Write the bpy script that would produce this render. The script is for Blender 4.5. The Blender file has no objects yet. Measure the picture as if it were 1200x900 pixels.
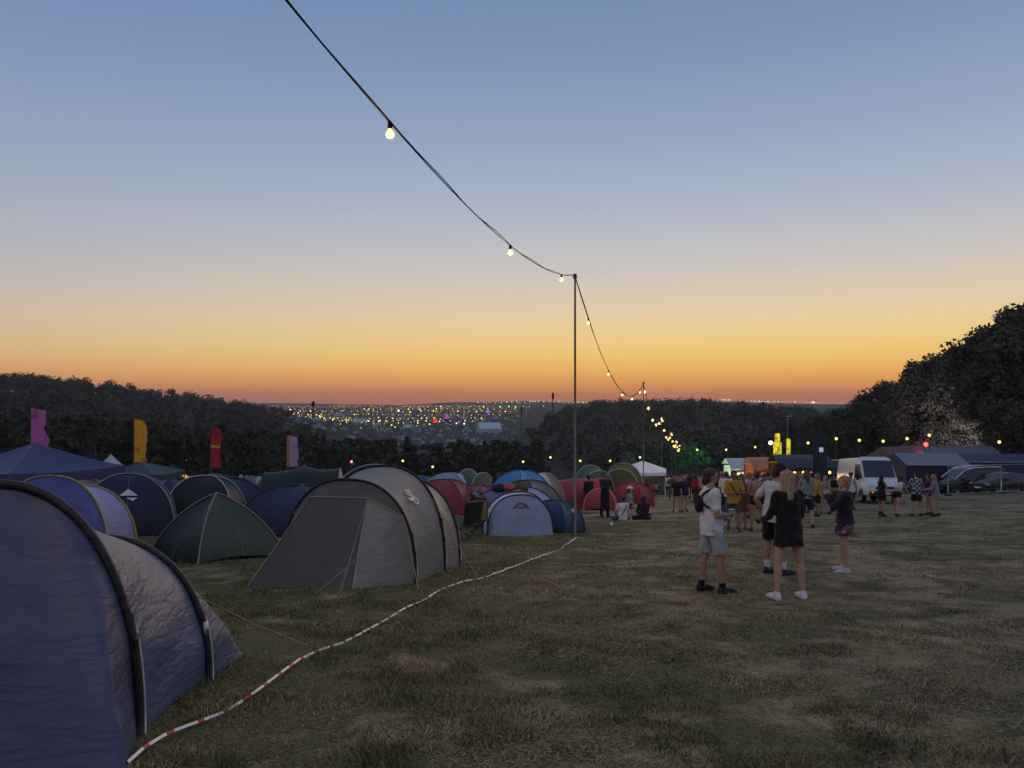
import bpy, math, random
import numpy as np
from mathutils import Vector, noise
random.seed(11); rng = np.random.default_rng(11)
SC = bpy.context.scene; COL = SC.collection
R = math.radians; PI = math.pi
# ------------------------------------------------------------------ camera
F, HOR, CH = 924.0, 475.0, 1.62            # focal length in photo pixels, horizon row, eye height
cd = bpy.data.cameras.new('camera'); cam = bpy.data.objects.new('camera', cd); COL.objects.link(cam)
cd.sensor_width = 36; cd.lens = F/1200*36; cd.shift_y = (HOR-450)/1200
cd.clip_start = .1; cd.clip_end = 30000
cam.location = (0, 0, CH); cam.rotation_euler = (PI/2, 0, 0); SC.camera = cam
# ------------------------------------------------------------------ dusk sky
SUN_AZ = R(24)                              # the sun has set a little to the right of straight ahead
w = bpy.data.worlds.new('World'); SC.world = w; w.use_nodes = True
nt = w.node_tree; N = nt.nodes; L = nt.links
def s2l(c): return tuple(((v/255)/12.92 if v/255 <= .04045 else ((v/255+.055)/1.055)**2.4) for v in c)
tc = N.new('ShaderNodeTexCoord'); sep = N.new('ShaderNodeSeparateXYZ'); L.new(tc.outputs['Generated'], sep.inputs[0])
asn = N.new('ShaderNodeMath'); asn.operation = 'ARCSINE'; L.new(sep.outputs[2], asn.inputs[0])
el = N.new('ShaderNodeMapRange'); L.new(asn.outputs[0], el.inputs[0])
el.inputs[1].default_value = R(-4); el.inputs[2].default_value = R(60); el.inputs[3].default_value = 0; el.inputs[4].default_value = 1
def ramp(stops):
    r = N.new('ShaderNodeValToRGB'); r.color_ramp.interpolation = 'B_SPLINE'
    e = r.color_ramp.elements
    while len(e) > 1: e.remove(e[-1])
    for i, (deg, c) in enumerate(stops):
        p = (deg+4)/64
        k = e[0] if i == 0 else e.new(p)
        k.position = p; k.color = s2l(c)+(1,)
    L.new(el.outputs[0], r.inputs[0]); return r
west = ramp([(-4,(130,80,60)),(-.3,(205,108,66)),(.7,(240,138,64)),(1.6,(252,166,76)),(2.6,(255,194,94)),(3.8,(255,212,120)),(5.2,(248,214,148)),
             (7,(234,211,176)),(9.8,(208,202,196)),(14,(174,184,204)),(20,(142,162,194)),(27,(113,137,176)),(40,(116,140,180)),(60,(120,142,180))])
east = ramp([(-4,(92,80,84)),(0,(122,108,112)),(4,(154,136,140)),(9,(164,150,158)),(16,(152,152,168)),(27,(134,147,174)),(40,(127,145,178)),(60,(120,142,180))])
# how far round from the sunset (0 behind, 1 at the sunset)
hx = N.new('ShaderNodeVectorMath'); hx.operation = 'MULTIPLY'; hx.inputs[1].default_value = (1,1,0); L.new(tc.outputs['Generated'], hx.inputs[0])
hn = N.new('ShaderNodeVectorMath'); hn.operation = 'NORMALIZE'; L.new(hx.outputs[0], hn.inputs[0])
dt = N.new('ShaderNodeVectorMath'); dt.operation = 'DOT_PRODUCT'; dt.inputs[1].default_value = (math.sin(SUN_AZ), math.cos(SUN_AZ), 0); L.new(hn.outputs[0], dt.inputs[0])
side = ramp([(-4,(104,72,62)),(-.3,(170,104,76)),(.8,(206,126,78)),(1.8,(224,160,102)),(3,(226,182,130)),(4.8,(214,190,158)),(7.4,(192,186,182)),
             (10.4,(172,178,190)),(15,(152,166,188)),(20,(132,153,190)),(27,(108,133,176)),(40,(115,139,179)),(60,(120,142,180))])
def band(lo, hi, A, B):
    az = N.new('ShaderNodeMapRange'); az.interpolation_type = 'SMOOTHSTEP'; L.new(dt.outputs['Value'], az.inputs[0])
    for k, v in enumerate((lo, hi, 0, 1)): az.inputs[k+1].default_value = v
    m_ = N.new('ShaderNodeMix'); m_.data_type = 'RGBA'; L.new(az.outputs[0], m_.inputs[0]); L.new(A, m_.inputs[6]); L.new(B, m_.inputs[7]); return m_
mx = band(.35, 1.02, band(-.6, .5, east.outputs[0], side.outputs[0]).outputs[2], west.outputs[0])
L.new(mx.outputs[2], N['Background'].inputs[0]); N['Background'].inputs[1].default_value = 1.0
sd = bpy.data.lights.new('sun', 'SUN'); sun = bpy.data.objects.new('sun', sd); COL.objects.link(sun)
sd.energy = .05; sd.angle = R(40); sd.color = (1, .62, .35)         # only the last glow over the horizon
sun.rotation_euler = (Vector((math.sin(SUN_AZ), math.cos(SUN_AZ), .1))).to_track_quat('Z', 'Y').to_euler()
vs = SC.view_settings; vs.view_transform = 'Standard'; vs.look = 'None'; vs.exposure = 0; vs.gamma = 1; vs.use_curve_mapping = False
SC.cycles.max_bounces = 5; SC.cycles.diffuse_bounces = 2; SC.cycles.glossy_bounces = 2; SC.cycles.transparent_max_bounces = 8
SC.cycles.sample_clamp_indirect = 2; SC.cycles.caustics_reflective = False; SC.cycles.caustics_refractive = False

# ------------------------------------------------------------------ terrain
def sst(t): t = np.clip(t, 0, 1); return t*t*(3-2*t)
BD = [-6000,-400,-60,-20,0,120,200,300,450,700,1000,1400,1800,2600,3500,4500,5200,14000]
BZ = [12,9,4.2,1.7,0,-10.68,-17.2,-22.5,-27,-27,-21.5,-12.3,-6.6,1,11.5,10,4,-60]
def gz(x, y):
    x = np.asarray(x, float); y = np.asarray(y, float)
    z = np.interp(y, BD, BZ)
    d = np.hypot(x, y)
    z = z + .03*np.maximum(0, x-20)*np.clip(y/40, 0, 1)*(x < 60) + (x >= 60)*1.2*np.clip(y/40, 0, 1)
    z = z + .035*np.sin(x*.9+1.3)*np.sin(y*.7)*np.clip((160-d)/60, 0, 1) + .02*np.sin(x*2.1+y*1.7)*np.clip((60-d)/30, 0, 1)
    lh = np.interp(x, [-800,-430,-273,-227,-190,-140,-118,-100], [46,42,35,29,24,16,6,0])
    z = z + lh*sst((y-215)/200)*(1-sst((y-500)/500))
    mh = np.interp(x, [0,10,26,52,104,135,170,230,600], [0,9,16,19.5,20.5,18.5,14.5,12,12])
    z = z + mh*sst((y-200)/270)*(1-sst((y-560)/300))
    z = z + (y > 2000)*(6*np.sin(x/420+.7)+4*np.sin(x/157+2.1)+2*np.sin(x/61))*np.clip((y-2000)/1500, 0, 1)
    return z
def G(x, y): return float(gz(x, y))
def gp(px, d):                     # the ground point under photo column px at distance d
    x = (px-600)/F*d; return (x, d, G(x, d))

# ------------------------------------------------------------------ materials
MC = {}
def mat(name, col, rough=.75, spec=.3, metal=0, var=.18, vscale=6, bump=0, bscale=40, emit=0, ecol=None, fabric=False, trans=0, attr=None, sheen=0, noshadow=False):
    if name in MC: return MC[name]
    m = bpy.data.materials.new(name); MC[name] = m; m.use_nodes = True
    n = m.node_tree.nodes; l = m.node_tree.links; b = n['Principled BSDF']
    b.inputs['Roughness'].default_value = rough; b.inputs['Specular IOR Level'].default_value = spec; b.inputs['Metallic'].default_value = metal
    if sheen: b.inputs['Sheen Weight'].default_value = sheen
    co = n.new('ShaderNodeTexCoord'); src = co.outputs['Object']
    base = None
    if attr:
        a = n.new('ShaderNodeAttribute'); a.attribute_name = attr; base = a.outputs['Color']
    if var:
        nz = n.new('ShaderNodeTexNoise'); nz.inputs['Scale'].default_value = vscale; nz.inputs['Detail'].default_value = 5; l.new(src, nz.inputs['Vector'])
        mr = n.new('ShaderNodeMapRange'); mr.inputs[1].default_value = .3; mr.inputs[2].default_value = .7; mr.inputs[3].default_value = 1-var; mr.inputs[4].default_value = 1+var
        l.new(nz.outputs['Fac'], mr.inputs[0])
        vm = n.new('ShaderNodeVectorMath'); vm.operation = 'SCALE'; l.new(mr.outputs[0], vm.inputs['Scale'])
        if base: l.new(base, vm.inputs[0])
        else: vm.inputs[0].default_value = col[:3]
        l.new(vm.outputs[0], b.inputs['Base Color'])
    elif base: l.new(base, b.inputs['Base Color'])
    else: b.inputs['Base Color'].default_value = (*col[:3], 1)
    if bump:
        nb = n.new('ShaderNodeTexNoise'); nb.inputs['Scale'].default_value = bscale; nb.inputs['Detail'].default_value = 4
        if fabric:
            mp = n.new('ShaderNodeMapping'); mp.inputs['Scale'].default_value = (1, 1, 3.2); l.new(src, mp.inputs[0]); l.new(mp.outputs[0], nb.inputs['Vector'])
            nb.inputs['Distortion'].default_value = .6
        else: l.new(src, nb.inputs['Vector'])
        bp = n.new('ShaderNodeBump'); bp.inputs['Strength'].default_value = bump; bp.inputs['Distance'].default_value = .03
        l.new(nb.outputs['Fac'], bp.inputs['Height']); l.new(bp.outputs[0], b.inputs['Normal'])
    if emit:
        b.inputs['Emission Color'].default_value = (*(ecol or col)[:3], 1); b.inputs['Emission Strength'].default_value = emit
        if noshadow: m.cycles.emission_sampling = 'NONE'
    if trans:
        t = n.new('ShaderNodeBsdfTranslucent'); t.inputs[0].default_value = (*col[:3], 1); ms = n.new('ShaderNodeMixShader'); ms.inputs[0].default_value = trans
        l.new(b.outputs[0], ms.inputs[1]); l.new(t.outputs[0], ms.inputs[2]); l.new(ms.outputs[0], n['Material Output'].inputs[0])
    return m
def fab(name, c, rough=.55, bump=.5, bscale=5, var=.12, trans=0, spec=.35):
    return mat('fabric_'+name, c, rough, spec, bump=bump, bscale=bscale, fabric=True, var=var, vscale=3, trans=trans)

# ------------------------------------------------------------------ mesh helpers
OFF = {}
def thing(name, label, cat, loc=(0,0,0), group=None):
    o = bpy.data.objects.new(name, None); o.empty_display_size = .2; COL.objects.link(o); o.location = loc; OFF[o] = Vector(loc)
    o['label'] = label; o['category'] = cat
    if group: o['group'] = group
    return o
def tag(o, label, cat, group=None):
    o['label'] = label; o['category'] = cat
    if group: o['group'] = group
    return o
class MB:
    def __init__(s): s.v = []; s.f = []; s.m = []
    def add(s, vs, fs, mi=0):
        k = len(s.v); s.v.extend([tuple(p) for p in vs]); s.f.extend([tuple(k+i for i in f) for f in fs]); s.m.extend([mi]*len(fs)); return s
    def grid(s, P, mi=0, wrap=False):
        n = len(P); m = len(P[0]); vs = [p for row in P for p in row]; fs = []
        for i in range(n-1):
            for j in range(m if wrap else m-1):
                a = i*m+j; b = i*m+(j+1) % m; fs.append((a, b, b+m, a+m))
        return s.add(vs, fs, mi)
    def tube(s, pts, r, n=6, mi=0, cap=True):
        pts = [Vector(p) for p in pts]; rr = r if isinstance(r, (list, tuple)) else [r]*len(pts); rows = []; up = None
        for i, p in enumerate(pts):
            t = (pts[min(i+1, len(pts)-1)]-pts[max(i-1, 0)])
            if t.length < 1e-9: t = Vector((0, 0, 1))
            t.normalize()
            if up is None: up = Vector((0, 0, 1)) if abs(t.z) < .9 else Vector((1, 0, 0))
            a = t.cross(up)
            if a.length < 1e-6: a = t.orthogonal()
            a.normalize(); b = t.cross(a); up = -b if False else up
            rows.append([p+(a*math.cos(2*PI*k/n)+b*math.sin(2*PI*k/n))*rr[i] for k in range(n)])
        k0 = len(s.v); s.grid(rows, mi, True)
        if cap:
            s.f.append(tuple(k0+i for i in range(n))); s.f.append(tuple(k0+len(pts)*n-1-i for i in range(n))); s.m += [mi, mi]
        return s
    def box(s, c, d, rz=0, mi=0, top=None):
        c = Vector(c); x, y, z = d[0]/2, d[1]/2, d[2]/2; tx, ty = (x, y) if top is None else (top[0]/2, top[1]/2)
        P = [(-x,-y,-z),(x,-y,-z),(x,y,-z),(-x,y,-z),(-tx,-ty,z),(tx,-ty,z),(tx,ty,z),(-tx,ty,z)]
        cs, sn = math.cos(rz), math.sin(rz)
        return s.add([(c.x+p[0]*cs-p[1]*sn, c.y+p[0]*sn+p[1]*cs, c.z+p[2]) for p in P],
                     [(3,2,1,0),(4,5,6,7),(0,1,5,4),(1,2,6,5),(2,3,7,6),(3,0,4,7)], mi)
    def ell(s, c, r, n=12, k=8, mi=0, M=None):
        c = Vector(c); rows = []
        for i in range(k+1):
            th = PI*i/k; row = []
            for j in range(n):
                ph = 2*PI*j/n; q = Vector((math.sin(th)*math.cos(ph)*r[0], math.sin(th)*math.sin(ph)*r[1], math.cos(th)*r[2]))
                if M is not None: q = M @ q
                row.append(c+q)
            rows.append(row)
        return s.grid(rows[::-1], mi, True)
    def cone(s, a, b, ra, rb, n=12, k=3, mi=0):       # tapered limb with round ends, closed
        a = Vector(a); b = Vector(b); t = b-a; ln = t.length
        if ln < 1e-6: return s
        t.normalize(); u = t.orthogonal().normalized(); v = t.cross(u); rows = []
        prof = [(-ra*math.cos(q), ra*math.sin(q)) for q in (.02, .5, 1.05)]+[(ln*i/k, ra+(rb-ra)*i/k) for i in range(k+1)]+[(ln+rb*math.cos(q), rb*math.sin(q)) for q in (1.05, .5, .02)]
        for h, r in prof: rows.append([a+t*h+(u*math.cos(2*PI*j/n)+v*math.sin(2*PI*j/n))*r for j in range(n)])
        return s.grid(rows, mi, True)
    def build(s, name, mats, parent=None, smooth=True, off=None):
        o3 = OFF.get(parent, Vector((0, 0, 0))) if off is None else Vector(off)
        me = bpy.data.meshes.new(name); vs = np.array([tuple(p) for p in s.v], float) if s.v else np.zeros((0, 3)); vs = vs-np.array(o3)
        me.from_pydata(vs.tolist(), [], s.f)
        for m_ in (mats if isinstance(mats, (list, tuple)) else [mats]): me.materials.append(m_)
        if any(s.m): me.polygons.foreach_set('material_index', s.m)
        if smooth: me.polygons.foreach_set('use_smooth', [True]*len(me.polygons))
        me.update()
        o = bpy.data.objects.new(name, me); COL.objects.link(o)
        if parent is not None: o.parent = parent; OFF[o] = o3
        elif off is not None: o.location = o3; OFF[o] = o3
        return o
def raw_mesh(name, V, Fq, mats, parent=None, attr=None, k=4):        # big meshes straight from numpy arrays
    me = bpy.data.meshes.new(name); nf = len(Fq)
    me.vertices.add(len(V)); me.vertices.foreach_set('co', np.asarray(V, np.float32).ravel())
    me.loops.add(nf*k); me.loops.foreach_set('vertex_index', np.asarray(Fq, np.int32).ravel())
    me.polygons.add(nf); me.polygons.foreach_set('loop_start', np.arange(0, nf*k, k, dtype=np.int32)); me.polygons.foreach_set('loop_total', np.full(nf, k, np.int32))
    if attr is not None:
        a = me.color_attributes.new('col', 'FLOAT_COLOR', 'POINT'); a.data.foreach_set('color', np.concatenate([attr, np.ones((len(attr), 1))], 1).astype(np.float32).ravel())
    for m_ in mats: me.materials.append(m_)
    me.update(); me.validate()
    o = bpy.data.objects.new(name, me); COL.objects.link(o)
    if parent is not None: o.parent = parent
    return o
def copy_thing(root, loc, rz=0, sc=1, label=None, group=None):
    r = root.copy(); COL.objects.link(r); r.location = loc; r.rotation_euler = (0, 0, rz); r.scale = (sc, sc, sc) if not isinstance(sc, tuple) else sc
    if label: r['label'] = label
    if group: r['group'] = group
    for c in root.children:
        k = c.copy(); COL.objects.link(k); k.parent = r
        for g in c.children:
            q = g.copy(); COL.objects.link(q); q.parent = k
    return r

# ------------------------------------------------------------------ the ground sheet
def ground_mat():
    m = bpy.data.materials.new('field_ground'); m.use_nodes = True; n = m.node_tree.nodes; l = m.node_tree.links; b = n['Principled BSDF']
    b.inputs['Roughness'].default_value = .95; b.inputs['Specular IOR Level'].default_value = .1
    g = n.new('ShaderNodeNewGeometry'); sp = n.new('ShaderNodeSeparateXYZ'); l.new(g.outputs['Position'], sp.inputs[0])
    def nz(s, det=6, dist=0):
        t = n.new('ShaderNodeTexNoise'); t.inputs['Scale'].default_value = s; t.inputs['Detail'].default_value = det; t.inputs['Distortion'].default_value = dist; l.new(g.outputs['Position'], t.inputs['Vector']); return t.outputs['Fac']
    def mr(src, a, b_, c, d): t = n.new('ShaderNodeMapRange'); l.new(src, t.inputs[0]); [setattr(t.inputs[i+1], 'default_value', v) for i, v in enumerate((a, b_, c, d))]; return t.outputs[0]
    def ma(op, a, b_):
        t = n.new('ShaderNodeMath'); t.operation = op
        for i, v in enumerate((a, b_)):
            if isinstance(v, (int, float)): t.inputs[i].default_value = v
            else: l.new(v, t.inputs[i])
        return t.outputs[0]
    def mix(f, a, b_):
        t = n.new('ShaderNodeMix'); t.data_type = 'RGBA'; l.new(f, t.inputs[0])
        for i, v in ((6, a), (7, b_)):
            if isinstance(v, tuple): t.inputs[i].default_value = (*v, 1)
            else: l.new(v, t.inputs[i])
        return t.outputs[2]
    dry = ma('ADD', mr(nz(.6, 5, .6), .36, .64, -.45, .6), mr(sp.outputs[0], -1.5, 6, -.30, .48))
    dry = ma('ADD', dry, mr(nz(2.4, 6, .5), .32, .68, -.55, .55)); dryc = n.new('ShaderNodeClamp'); l.new(dry, dryc.inputs[0])
    fine = nz(38, 6)
    green = mix(mr(fine, .3, .7, 0, 1), (.045, .046, .020), (.17, .16, .075))
    straw = mix(mr(fine, .3, .7, 0, 1), (.19, .138, .078), (.50, .375, .225))
    near = mix(dryc.outputs[0], green, straw)
    tr = ma('SUBTRACT', sp.outputs[1], ma('ADD', 42, mr(nz(.12, 3), .3, .7, -3, 3)))       # the worn track across the field
    tr = mr(ma('ABSOLUTE', tr, 0), 1.2, 3.2, .75, 0)
    near = mix(tr, near, (.24, .18, .12))
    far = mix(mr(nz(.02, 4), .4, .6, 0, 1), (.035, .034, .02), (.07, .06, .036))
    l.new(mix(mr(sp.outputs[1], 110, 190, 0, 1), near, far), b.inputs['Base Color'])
    bp = n.new('ShaderNodeBump'); bp.inputs['Strength'].default_value = 1; bp.inputs['Distance'].default_value = .06
    l.new(ma('ADD', nz(24, 5), ma('MULTIPLY', nz(4, 4), 1.5)), bp.inputs['Height']); l.new(bp.outputs[0], b.inputs['Normal'])
    return m
def build_ground():
    rad = np.concatenate([[.0], np.geomspace(1.0, 60, 90), np.geomspace(62, 1200, 110), np.geomspace(1250, 5000, 30)])
    ang = np.concatenate([np.arange(-50, 50.01, .7), np.arange(54, 308, 4.0)]); ang = np.radians(ang)
    A, Rr = np.meshgrid(ang, rad); X = Rr*np.sin(A); Y = Rr*np.cos(A); Z = gz(X, Y); n, m = X.shape
    V = np.stack([X, Y, Z], -1).reshape(-1, 3); i, j = np.meshgrid(np.arange(n-1), np.arange(m), indexing='ij'); j2 = (j+1) % m
    Fq = np.stack([i*m+j, (i+1)*m+j, (i+1)*m+j2, i*m+j2], -1).reshape(-1, 4)[:, ::-1]
    o = raw_mesh('ground', V, Fq, [ground_mat()]); o['kind'] = 'structure'; o.data.polygons.foreach_set('use_smooth', [True]*len(o.data.polygons)); return o
build_ground()
def fbm(x, y, s, seed=0):        # cheap smooth value noise on arrays
    out = 0; amp = 1; tot = 0
    for o in range(3):
        xx = x*s+seed*17.3+o*5.1; yy = y*s-seed*9.7+o*3.3; i = np.floor(xx); j = np.floor(yy); fx = sst(xx-i); fy = sst(yy-j)
        h = lambda a, b: np.modf(np.abs(np.sin(a*127.1+b*311.7)*43758.5453))[0]
        out = out+amp*((h(i, j)*(1-fx)+h(i+1, j)*fx)*(1-fy)+(h(i, j+1)*(1-fx)+h(i+1, j+1)*fx)*fy); tot += amp; amp *= .5; s *= 2.1
    return out/tot
def build_grass():
    V = []; C = []
    n = 520000
    d = 3.6*(30/3.6)**(rng.random(n)**.9); a = (rng.random(n)-.5)*1.46; x = a*d; y = d
    x += rng.normal(0, .03, n); y = y+rng.normal(0, .03, n)
    cl = fbm(x, y, 2.6, 1); big = fbm(x, y, .55, 2)
    keep = rng.random(n) < np.clip((cl-.28)*2.6, .12, 1)*np.clip(.35+1.3*(big-.25), .25, 1); x, y, cl, big = x[keep], y[keep], cl[keep], big[keep]; n = len(x)
    dd = np.hypot(x, y)
    h = (.010+.036*rng.random(n)**1.8)*np.clip(cl*cl*3.6, .45, 1.6)*np.clip(1.25-.45*np.clip((x+1)/6, 0, 1), .7, 1.25)
    wd = (.0016+.0012*rng.random(n))*(1+dd*.09)
    th = rng.random(n)*2*PI; lean = .3+1.3*rng.random(n); bx = np.cos(th); by = np.sin(th); ph = rng.random(n)*2*PI; sx = np.cos(ph)*wd; sy = np.sin(ph)*wd
    z = gz(x, y)-.004
    p0 = np.stack([x-sx, y-sy, z], 1); p1 = np.stack([x+sx, y+sy, z], 1)
    mx_ = x+bx*h*lean*.35; my = y+by*h*lean*.35
    p2 = np.stack([mx_+sx*.8, my+sy*.8, z+h*.62], 1); p3 = np.stack([mx_-sx*.8, my-sy*.8, z+h*.62], 1)
    p4 = np.stack([x+bx*h*lean, y+by*h*lean, z+h*np.clip(1.15-.3*lean, .5, 1)], 1)
    V = np.stack([p0, p1, p2, p3, p4], 1).reshape(-1, 3); k = np.arange(n)*5
    Fa = np.stack([k, k+1, k+2], 1); Fb = np.stack([k, k+2, k+3], 1); Fc = np.stack([k+3, k+2, k+4], 1)
    dry = np.clip((big-.47)*3.2+(fbm(x, y, 1.7, 5)-.5)*2.4+np.clip((x-.5)/7, -.25, .5)+rng.normal(0, .18, n)+.02, 0, 1)[:, None]
    col = (1-dry)*np.array([.115, .122, .046])+dry*np.array([.38, .295, .175]); col *= (.4+.85*rng.random((n, 1)))*np.clip(.55+.9*(fbm(x, y, 3.4, 8)[:, None]), .5, 1.3)
    C = np.repeat(col, 5, 0)
    # trampled straw lying flat on the worn part of the field
    q = 120000; d2 = 3.8*(26/3.8)**rng.random(q); x2 = (rng.random(q)-.5)*1.46*d2; y2 = d2; kp = rng.random(q) < np.clip((fbm(x2, y2, .7, 3)-.36)*2.4+np.clip((x2-1.5)/8, -.3, .45), .02, 1); x2, y2 = x2[kp], y2[kp]; q = len(x2); a2 = rng.random(q)*2*PI; ll = rng.uniform(.02, .065, q); ww = .0013+.0012*np.hypot(x2, y2)/9; z2 = gz(x2, y2)+rng.uniform(.002, .03, q); tz = rng.normal(0, .22, q)*ll
    ux, uy = np.cos(a2), np.sin(a2); qa = np.stack([x2-uy*ww, y2+ux*ww, z2], 1); qb = np.stack([x2+uy*ww, y2-ux*ww, z2], 1); qc = np.stack([x2+ux*ll+uy*ww, y2+uy*ll-ux*ww, z2+np.maximum(tz, -.01)], 1); qd = np.stack([x2+ux*ll-uy*ww, y2+uy*ll+ux*ww, z2+np.maximum(tz, -.01)], 1)
    kk = len(V)+np.arange(q)*4; V = np.concatenate([V, np.stack([qa, qb, qc, qd], 1).reshape(-1, 3)]); Fa = np.concatenate([Fa, np.stack([kk, kk+1, kk+2], 1), np.stack([kk, kk+2, kk+3], 1)]); C = np.concatenate([C, np.repeat(np.array([.34, .265, .16])*rng.uniform(.35, 1.1, (q, 1)), 4, 0)])
    o = raw_mesh('grass', V, np.concatenate([Fa, Fb, Fc]), [mat('grass_blade', (.1,.1,.05), .8, .15, var=0, attr='col')], attr=C, k=3)
    o['kind'] = 'stuff'; tag(o, 'short patchy green and straw-dry grass blades covering the near field', 'grass')
build_grass()

# ------------------------------------------------------------------ trees
leaf = mat('leaf_dark', (.082,.076,.050), .8, .15, var=.5, vscale=.7); leaf2 = mat('leaf_olive', (.092,.082,.056), .8, .15, var=.5, vscale=.7); bark = mat('bark', (.06,.048,.036), .95, .1, bump=.6, bscale=8)
def leaf_quads(cen, rad, per, size):       # leaf-sized quads scattered through clumps
    nc = len(cen); n = nc*per
    dr = rng.normal(size=(n, 3)); dr /= np.linalg.norm(dr, axis=1)[:, None]; rr = rng.random(n)**.45
    p = np.repeat(cen, per, 0)+dr*rr[:, None]*np.repeat(rad, per, 0)
    a = rng.normal(size=(n, 3)); a /= np.linalg.norm(a, axis=1)[:, None]; b = np.cross(a, rng.normal(size=(n, 3))); b /= np.linalg.norm(b, axis=1)[:, None]
    s = size*(.5+rng.random((n, 1))); V = np.stack([p-a*s, p-b*s*.55, p+a*s, p+b*s*.55], 1).reshape(-1, 3); k = np.arange(n)[:, None]*4+np.arange(4)
    return V, k
def tree_proto(H, W, conic, nclump, per, size, m, name):
    root = thing(name, 'tree', 'tree'); t = MB(); hz = H*.92
    pts = [(.05*H*math.sin(i*.9)*.2, .05*H*math.cos(i*1.3)*.2, hz*i/7) for i in range(8)]; t.tube(pts, [H*.022*(1-.12*i) for i in range(8)], 8)
    cen = []; rad = []
    for i in range(nclump):
        u = random.random()**.85
        prof = (1-u)*1.05+.06 if conic else math.sin(PI*(u*.86+.1))**.7
        zz = H*(.10+.88*u) if conic else H*(.16+.80*u); ph = random.random()*2*PI; rr = W/2*prof*(.35+.65*random.random()**.5)
        c = np.array([rr*math.cos(ph), rr*math.sin(ph), zz]); cen.append(c); q = W*(.10+.09*random.random())*(.75 if conic else 1)*(1-.35*u); rad.append((q, q, q*.75))
        if i % 4 == 0:
            z0 = max(H*.12, zz-rr*.8); t.tube([(0, 0, z0), tuple(c*.55+np.array([0, 0, z0])*.45), tuple(c)], [H*.008, H*.005, H*.002], 5)
    t.build('trunk', bark, root)
    V, k = leaf_quads(np.array(cen), np.array(rad), per, size); o = raw_mesh('crown', V, k, [m]); o.parent = root
    return root
BROAD = [tree_proto(15, 11+i, False, 78, 95, .21, leaf if i % 2 else leaf2, 'broadleaf_tree') for i in range(4)]
HEDGE = [tree_proto(9, 6.5, False, 42, 60, .22, leaf, 'hedge_tree'), tree_proto(9, 7.5, False, 46, 60, .22, leaf2, 'hedge_tree'), tree_proto(10, 4.6, True, 60, 48, .20, leaf, 'conifer_tree')]
def put_tree(protos, used, x, y, H, label, group, rz=None):
    p = random.choice(protos); base = {id(q): h for q, h in zip(BROAD+HEDGE, [15]*4+[9, 9, 10])}[id(p)]; s = H/base
    sc = (s*random.uniform(.9, 1.15), s*random.uniform(.9, 1.15), s)
    if p not in used: used.add(p); o = p; o.location = (x, y, G(x, y)-.1); o.rotation_euler = (0, 0, random.random()*6.3); o.scale = sc; o['group'] = group
    else: o = copy_thing(p, (x, y, G(x, y)-.1), random.random()*6.3, sc, group=group)
    o['label'] = (label[0] if p.name.startswith('conifer') else label[1]) if isinstance(label, tuple) else label
    return o
used = set()
def nearby(px, marks): return min(marks, key=lambda q: abs(q[0]-px))[1]
HM = [(-30,'behind the navy gazebo'),(36,'behind the pink flag'),(100,'behind the white pagoda gazebo'),(163,'behind the yellow flag'),(208,'behind the glowing yellow tent'),(252,'behind the red flag'),(300,'behind the white-hooded person'),(343,'behind the lilac flag'),(390,'behind the long dark green tent'),(440,'behind the teal peaked tent'),(500,'behind the orange-sided red tent'),(560,'behind the green tunnel tent'),(612,'behind the bright blue dome'),(650,'behind the big red tent')]
RM = [(940,'behind the stalls'),(975,'behind the dark panel van'),(1020,'behind the white delivery van'),(1060,'behind the brown stall tent'),(1115,'behind the long grey marquee'),(1160,'behind the people carrier'),(1200,'behind the black hatchback'),(1300,'past the end of the wire fence')]
def tall(h, a, b): return 'low' if h < a else ('middling' if h < b else 'tall')
# tall trees down the right edge of the field
for row in range(3):
    px = 925
    while px < 1290:
        top_ = float(np.interp(px, [925,960,1000,1040,1060,1100,1150,1200,1290], [494,488,474,452,437,420,398,362,330])); d = float(np.interp(px, [925,1040,1100,1200,1290], [185,128,108,88,78]))*(1+.07*(row-1))+random.uniform(-3, 3); x = (px-600)/F*d
        if row == 0: top_ += random.uniform(14, 40)+.16*(px-925)
        h = float(np.clip((CH+(HOR-top_)/F*d-G(x, d))*random.uniform(.93, 1.05), 6, 24)); put_tree(BROAD, used, x, d, h, f'{tall(h, 12, 16)} broadleaf tree in the {["front", "middle", "back"][row]} of the wood {nearby(px, RM)}', 'trees along the right edge of the field'); px += random.uniform(24, 36)
# hedge of trees along the foot of the campsite
for row, (y0, dn) in enumerate(((108, 0), (117, 1.5), (127, 2))):
    px = -60
    while px < 640:
        d = y0+random.uniform(-4, 4); tops = np.interp(px, [-60,0,60,120,200,300,400,500,560,640], [474,478,480,486,494,504,511,515,512,518])
        ztop = CH-(tops-HOR)/F*d; x = (px-600)/F*d; h = float(np.clip((ztop-G(x, d))*random.uniform(.86, 1.06), 5.5, 13))
        put_tree(HEDGE, used, x, d, h, tuple(f'{tall(h, 7.5, 9.5)} {q} in the {["front", "middle", "back"][row]} of the belt {nearby(px, HM)}' for q in ('pointed conifer', 'rounded tree')), 'trees in the belt below the campsite')
        px += random.uniform(24, 36)*108/y0
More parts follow.
